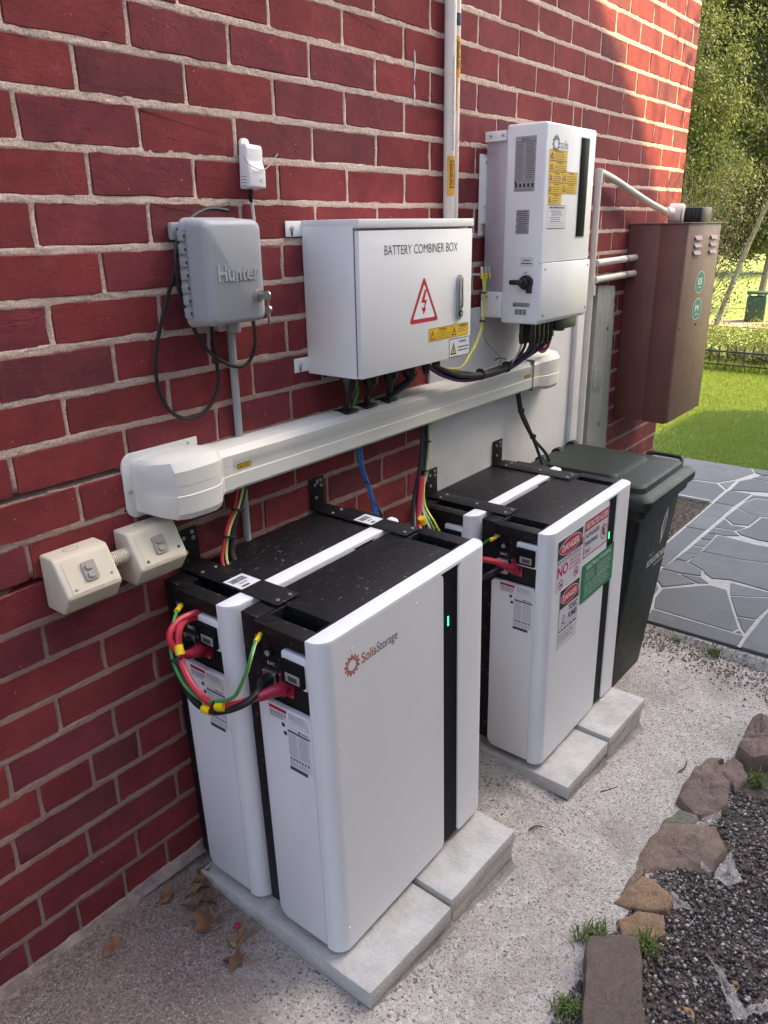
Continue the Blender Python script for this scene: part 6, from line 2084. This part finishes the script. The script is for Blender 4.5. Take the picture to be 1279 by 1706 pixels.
def outlet(label, x0, w_, sealed):
    t = thing("power_outlet", label, "power outlet", (x0, -.002, .0), group="cream angled power outlets")
    P_ = [(0, .905), (-.042, .905), (-.048, .903), (-.0855, .836), (-.086, .830), (-.062, .795), (-.056, .792), (0, .792)]
    P_ = [(y, z + .012) for y, z in P_]
    MB().prism(P_, 0, 0, w_, CREAM, .005, 3).build("case", t)
    U, V = Vector((1, 0, 0)), Vector((0, .0375, .067)).normalized()
    o_ = Vector((0, -.086, .846))
    q = Print(o_, U, V)
    q.sheet(.014, .004, w_ - .008, .070, CREAM, 4)
    q.frame(.014, .004, w_ - .008, .070, .0012, GREYB, 3.2)
    q.build("cover_plate", t, smooth=False)
    q = Print(o_, U, V)
    c = w_ * .52
    N_ = q.N
    def blk(a0, b0, a1, b1, h0, h1, m):
        vs = [o_ + U * a + V * b + N_ * h_ for h_ in (h0, h1) for a, b in rr_poly(a0, b0, a1, b1, .004, n=3)]
        n = len(vs) // 2
        return vs, [tuple(range(n, 2 * n))] + [(i, (i + 1) % n, n + (i + 1) % n, n + i) for i in range(n)], m
    m_ = MB()
    m_.add(*blk(c - .014, .020, c + .014, .058, .001, .006, GREYB))
    m_.add(*blk(c - .008, .041, c + .008, .053, .006, .0095, GREYB))
    m_.add(*blk(c - .008, .025, c + .008, .037, .006, .0095, GREYB))
    m_.build("socket_cover", t)
    m_ = MB()
    for a, b in ((.022, .012), (w_ - .016, .020)):
        p = o_ + U * a + V * b
        if sealed: m_.screw(p + N_ * .001, N_, .0035, STEEL)
        else: m_.cyl(p + N_ * .0012, p + N_ * .0022, .0035, I_DARK, 12)
    m_.each("plate_screw", t)
    m_ = MB()
    p = Vector((w_ * .45, -.024, .9172))
    pr = Print(p, (1, 0, 0), (0, 1, 0))
    pr.ring(0, 0, .016, .011, .0012, REDB, 1, 24)
    pr.build("knockout", t)
    return t
outlet("left cream power outlet, nearer the photo's edge, with steel plate screws", -.222, .118, True)
outlet("right cream power outlet, below the duct end box, with dark screw holes", -.060, .118, False)
q = MB()
q.cyl((-.106, -.045, .873), (-.058, -.045, .873), .0125, CREAM, 16)
for k in range(11): q.cyl((-.104 + .0042 * k, -.045, .873), (-.1015 + .0042 * k, -.045, .873), .0148, CREAM, 16)
tag(q.build("ribbed_conduit"), "short ribbed conduit joining the two cream outlets", "conduit", "conduits")

q = MB().cyl((1.147, -.018, 3.05), (1.149, -.018, 1.50), .0165, PVC, 24)
cd = q.build("white_conduit")
tag(cd, "thick white conduit coming down the wall into the combiner box, with tape labels", "conduit", "conduits")
def wrap(z0, z1, a0, a1, m, rad=.0169, xc=1.148, yc=-.018, n=10):
    """tape lying on the pipe, angle 0 faces the viewer, positive to the right"""
    vs = []
    for z in (z0, z1):
        for i in range(n + 1):
            a = R(a0 + (a1 - a0) * i / n)
            vs.append((xc + rad * sin(a), yc - rad * cos(a), z))
    return vs, [(i, i + 1, n + 2 + i, n + 1 + i) for i in range(n)], m
def tape(z0, z1, body, a0=-75, a1=40):
    q = MB().add(*wrap(z0, z1, a0, a1, I_ORANGE))
    def on(a, z, r): return (1.148 + r * sin(R(a)), -.018 - r * cos(R(a)), z)
    zb0, zb1 = z0 + (z1 - z0) * .20, z1 - (z1 - z0) * .12
    for (z, zz, b0, b1) in ((zb0, zb0 + .0022, -45, 34), (zb1 - .0022, zb1, -45, 34), (zb0, zb1, -45, -39)):
        q.add(*wrap(z, zz, b0, b1, I_BLACK, .0172))
    vs, fs = text_geo(body, .02)
    x0, x1 = min(v[0] for v in vs), max(v[0] for v in vs); y0, y1 = min(v[1] for v in vs), max(v[1] for v in vs)
    q.add([on(-34 + (y - y0) / (y1 - y0) * 28, zb1 - .006 - (x - x0) / (x1 - x0) * (zb1 - zb0 - .012), .0173) for x, y in vs], fs, I_BLACK)
    vs, fs = text_geo("WARNING", .02)
    x0, x1 = min(v[0] for v in vs), max(v[0] for v in vs); y0, y1 = min(v[1] for v in vs), max(v[1] for v in vs)
    q.add([on(4 + (y - y0) / (y1 - y0) * 26, zb1 - .006 - (x - x0) / (x1 - x0) * (zb1 - zb0 - .012), .0173) for x, y in vs], fs, I_BLACK)
    q.build("solar_tape", cd, smooth=False)
tape(1.578, 1.683, "SOLAR DC")
vs, fs = text_geo("ADVANCE POWERGUARD 14307 25mm ELECTRICAL", 0)
x0, x1 = min(v[0] for v in vs), max(v[0] for v in vs); y0, y1 = min(v[1] for v in vs), max(v[1] for v in vs)
MB().add([(1.148 + .0168 * sin(R(-30 + (y - y0) / (y1 - y0) * 26)), -.018 - .0168 * cos(R(-30 + (y - y0) / (y1 - y0) * 26)), 1.93 - (x - x0) / (x1 - x0) * .235) for x, y in vs], fs, I_GREY).build("pipe_print", cd, smooth=False)
q = MB().cyl((1.181, -.0142, 3.05), (1.181, -.0142, 1.50), .0132, PVC, 20)
cd2 = q.build("white_conduit")
tag(cd2, "thinner white conduit right behind the taped one", "conduit", "conduits")
q = MB().add(*wrap(1.885, 1.985, -60, 55, I_ORANGE, .0136, 1.181, -.0142)).add(*wrap(2.01, 2.04, -60, 60, I_NAVY, .0136, 1.181, -.0142))
q.add(*wrap(1.905, 1.975, -40, -30, I_BLACK, .0139, 1.181, -.0142))
vs, fs = text_geo("SOLAR DC", .02)
x0, x1 = min(v[0] for v in vs), max(v[0] for v in vs); y0, y1 = min(v[1] for v in vs), max(v[1] for v in vs)
q.add([(1.181 + .0140 * sin(R(-24 + (y - y0) / (y1 - y0) * 40)), -.0142 - .0140 * cos(R(-24 + (y - y0) / (y1 - y0) * 40)), 1.972 - (x - x0) / (x1 - x0) * .064) for x, y in vs], fs, I_BLACK)
q.add(*wrap(1.80, 1.885, -65, -30, I_ORANGE, .0136, 1.181, -.0142))
q.build("solar_tape", cd2, smooth=False)

# ------------------------------------------------------------------ cement sheet, batten, plank, meter box and its pipes
tag(MB().box((1.068, -.0115, -.20), (2.055, -.0015, 1.246), CEMENT, .002).build("cement_sheet"), "pale painted cement sheet on the wall behind the inverter and far batteries", "wall board")
q = MB().box((2.058, -.030, -.2), (2.118, -.0012, 1.244), TRIM, .003).box((2.118, -.022, -.2), (2.178, -.0012, 1.244), TRIM, .003)
tag(q.build("white_batten"), "white painted corner batten at the right edge of the cement sheet", "batten")
q = MB()
prof_ = []
rr = random.Random(9)
pl = [(2.222, -.2), (2.222, 1.254), (2.372, 1.250), (2.392, 1.245), (2.402, 1.20), (2.394, 1.185), (2.410, 1.165), (2.402, 1.145), (2.412, 1.10), (2.418, .9), (2.428, .72), (2.440, .5), (2.44, -.2)]
q.prism(pl, 1, -.034, -.0012, PLANK, .003, 2)
for x in (2.275, 2.31, 2.355):
    q.box((x, -.0346, -.2), (x + .004, -.0338, 1.246), PLANK)
pk_ = q.build("timber_plank")
tag(pk_, "weathered grey green timber plank with ragged right edge beside the meter box", "plank")
q = MB().box((2.235, -.0362, .82), (2.312, -.034, .93), PLANK, .001)
for x, z in ((2.245, .915), (2.26, .84), (2.285, .90), (2.295, .835), (2.27, .875)): q.screw((x, -.036, z), (0, -1, 0), .0055, STEEL)
q.build("hinge_plate", pk_)
q = MB()
for x, z in ((2.345, 1.075), (2.335, .66)): q.cyl((x, -.0338, z), (x, -.0353, z), .008, I_DARK, 12)
q.each("nail_hole", pk_)
pp = thing("white_pipe", "white pipe beside the inverter bending over to a round cap above the meter box", "pipe")
q = MB().tube([(2.160, -.028, 1.245), (2.158, -.028, 1.45), (2.156, -.028, 1.655), (2.158, -.028, 1.676), (2.172, -.029, 1.678), (2.30, -.034, 1.655), (2.62, -.06, 1.575), (2.80, -.085, 1.533)], .0135, PVC, seg=14, sub=6)
q.build("tube", pp)
MB().cyl((2.160, -.028, 1.225), (2.160, -.028, 1.265), .019, PVC, 16).cyl((2.156, -.028, 1.640), (2.157, -.028, 1.690), .0165, PVC, 16).each("coupling", pp)
q = MB().cyl((2.775, -.082, 1.540), (2.825, -.098, 1.532), .020, PVC, 18).cyl((2.845, -.075, 1.532), (2.852, -.128, 1.530), .042, PVC, 28).cyl((2.852, -.128, 1.530), (2.8535, -.135, 1.5298), .037, PVC, 28)
q.build("junction_cap", pp)
for z, lb in ((1.352, "upper short white pipe from the tall pipe into the meter box"), (1.287, "lower short white pipe from the tall pipe into the meter box")):
    q = MB().cyl((2.165, -.040, z - .004), (2.585, -.040, z + .002), .0135, PVC, 16)
    o = q.build("short_pipe"); tag(o, lb, "pipe", "short pipes into the meter box")
    MB().cyl((2.455, -.040, z), (2.473, -.040, z), .0155, GREYB, 14).build("saddle_clip", o)
tag(MB().cyl((2.156, -.028, 1.24), (2.156, -.028, -.18), .0135, PVC, 16).build("short_pipe"), "white pipe continuing down beside the batten", "pipe")

mb_ = thing("meter_box", "red brown steel meter box with round green ES and PV stickers", "meter box")
MX0, MX1, MZ0, MZ1 = 2.57, 3.012, .645, 1.487
q = MB().box((MX0, -.140, MZ0), (MX1 - .002, -.002, MZ1), METER, .002)
q.build("case", mb_)
MB().box((MX0 + .0006, -.243, MZ0 - .004), (MX1, -.1402, MZ1 - .001), METER, .002).build("front_case", mb_)
q = MB().box((MX0 - .001, -.256, MZ0 + .001), (MX1 + .001, -.243, MZ1 + .001), METERL, .003)
dr = q.build("door", mb_)
MB().box((MX0 - .004, -.262, MZ1 + .001), (MX1 + .006, -.001, MZ1 + .006), METERL, .001).build("rain_lid", mb_)
q = MB()
for cx in (2.70, 2.915):
    for k in range(3):
        z = 1.432 - k * .030
        b = bmesh.new()
        vs = [(cx - .045, -.2555, z - .009), (cx + .045, -.2555, z - .009), (cx + .045, -.2555, z + .009), (cx - .045, -.2555, z + .009), (cx - .042, -.266, z - .009), (cx + .042, -.266, z - .009)]
        q.add(vs, [(3, 4, 5, 2), (4, 0, 1, 5), (0, 4, 3), (1, 2, 5)], METER)
        q.add([(cx - .042, -.2562, z - .012), (cx + .042, -.2562, z - .012), (cx + .042, -.2562, z - .0085), (cx - .042, -.2562, z - .0085)], [(0, 1, 2, 3)], I_BLACK)
q.each("louvre", mb_, smooth=False)
for ct, s in ((1.243, "ES"), (1.127, "PV")):
    q = Print((2.800, -.2563, ct), *FR)
    q.ell(0, 0, .062, .048, I_WHITE, 1, 36); q.ell(0, 0, .058, .045, I_TEAL, 2, 36)
    q.text(s, -.030, -.010, .030, .018, I_WHITE, 3, .02); q.lines(-.018, -.026, .018, -.018, 1, I_WHITE, 3, .6, 0)
    q.build("round_sticker", mb_, smooth=False)
q = MB().box((2.80, -.262, 1.055), (2.806, -.257, 1.062), I_BLACK).cyl((MX0 + .02, -.2565, 1.06), (MX0 + .02, -.2600, 1.06), .005, I_DARK, 10)
q.build("door_latch", mb_)
q = MB().box((2.88, -.205, 1.4932), (3.02, -.075, 1.556), BLKP, .004)
mo = q.build("modem_box")
tag(mo, "small black box with fins standing on top of the meter box", "electronics box")
q = MB()
for k in range(6): q.box((2.876, -.200 + .021 * k, 1.503), (2.882, -.190 + .021 * k, 1.548), BLKP, .001)
q.box((3.0195, -.18, 1.51), (3.0215, -.10, 1.545), ALU)
q.each("fin", mo)

# ------------------------------------------------------------------ wheelie bin
wb = thing("wheelie_bin", "dark green wheelie bin with a white leaf logo standing beside the far batteries", "wheelie bin", (1.850, -.268, -.280))
def ring_rect(x0, x1, y0, y1, z, r, n=5):
    return [(a, b, z) for a, b in rr_poly(x0, y0, x1, y1, r, n=n)]
def stack(rings, m, cap0=True, cap1=True):
    q = MB()
    n = len(rings[0])
    vs = [p for rg in rings for p in rg]
    fs = [(k * n + i, k * n + (i + 1) % n, (k + 1) * n + (i + 1) % n, (k + 1) * n + i) for k in range(len(rings) - 1) for i in range(n)]
    if cap0: fs.append(tuple(range(n - 1, -1, -1)))
    if cap1: fs.append(tuple(range((len(rings) - 1) * n, len(rings) * n)))
    return q.add(vs, fs, m)
stack([ring_rect(-.175, .175, -.15, .20, .0, .03), ring_rect(-.180, .180, -.16, .20, .02, .03), ring_rect(-.185, .185, -.17, .21, .12, .03), ring_rect(-.222, .222, -.235, .235, .80, .03), ring_rect(-.224, .224, -.238, .237, .845, .03)], BIN, True, False).build("body", wb)
stack([ring_rect(-.228, .228, -.243, .240, .800, .03), ring_rect(-.240, .240, -.255, .245, .815, .03), ring_rect(-.242, .242, -.258, .246, .858, .03), ring_rect(-.215, .215, -.230, .232, .860, .03)], BIN, True, False).build("rim", wb)
lidm = stack([ring_rect(-.248, .248, -.272, .235, .846, .03), ring_rect(-.252, .252, -.277, .235, .858, .032), ring_rect(-.252, .252, -.277, .235, .880, .032), ring_rect(-.244, .244, -.268, .232, .890, .03),
              ring_rect(-.215, .215, -.240, .228, .897, .028), ring_rect(-.210, .210, -.234, .226, .914, .028), ring_rect(-.200, .200, -.222, .222, .920, .028)], BINLID).build("lid", wb, ang=40)
stack([ring_rect(-.175, .150, -.125, .165, .918, .03), ring_rect(-.168, .142, -.117, .158, .930, .03), ring_rect(-.155, .130, -.105, .145, .933, .03)], BINLID).build("lid_panel", wb, ang=40)
q = MB()
for s in (1,):
    q.tube([(s * .236, -.215, .888), (s * .258, -.21, .908), (s * .264, -.195, .913), (s * .264, -.09, .913), (s * .258, -.075, .908), (s * .236, -.07, .888)], .008, BLKP, seg=8, sub=3)
q.build("lid_grip", wb)
q = MB().cyl((-.20, .222, .905), (.20, .222, .905), .014, BIN, 14)
for x in (-.20, -.07, .07, .20): q.cyl((x - .014, .222, .905), (x + .014, .222, .905), .024, BIN, 16).box((x - .012, .19, .87), (x + .012, .218, .905), BIN, .003)
q.build("handle_bar", wb)
for s in (-1, 1):
    w_ = MB().cyl((s * .165, .205, .10), (s * .205, .205, .10), .10, RUBBER, 28).build("wheel", wb)
    MB().cyl((s * .2045, .205, .10), (s * .208, .205, .10), .055, GREYC, 20).build("hub", w_)
MB().cyl((-.17, .205, .10), (.17, .205, .10), .010, STEEL, 10).build("axle", wb)
# logo follows the sloping front face
nf = Vector((0, -.68, -.065)).normalized()
V_ = Vector((0, -.065, .68)).normalized()
q = Print(Vector((0, -.17, .12)) + nf * .001, (1, 0, 0), V_)
# print plane rides 1 mm proud of the front
lx = .045
q.poly([(lx + .045 + .024 * sin(pi * t) - .004 * t, .500 + .160 * t) for t in [i / 10 for i in range(11)]] + [(lx + .045 - .030 * sin(pi * t) + .012 * t, .500 + .160 * t) for t in [1 - i / 10 for i in range(1, 10)]], I_WHITE, 1)
q.poly([(lx + .046 + .015 * sin(pi * t), .520 + .115 * t) for t in [i / 8 for i in range(9)]] + [(lx + .046 - .016 * sin(pi * t) + .004 * t, .520 + .115 * t) for t in [1 - i / 8 for i in range(1, 8)]], BIN, 2)
q.bar((lx + .036, .496), (lx + .050, .625), .005, I_WHITE, 3)
q.text("City of", lx - .060, .468, lx - .010, .482, I_WHITE, 1)
q.text("BOROONDARA", lx - .065, .425, lx + .135, .455, I_WHITE, 1, .015)
q.lines(lx + .02, .402, lx + .135, .414, 1, I_WHITE, 1, .4, 0)
q.build("leaf_logo", wb, smooth=False)

# every prop gets a small random id seed only through its own name; nothing here is hidden or camera-bound
bpy.context.view_layer.update()
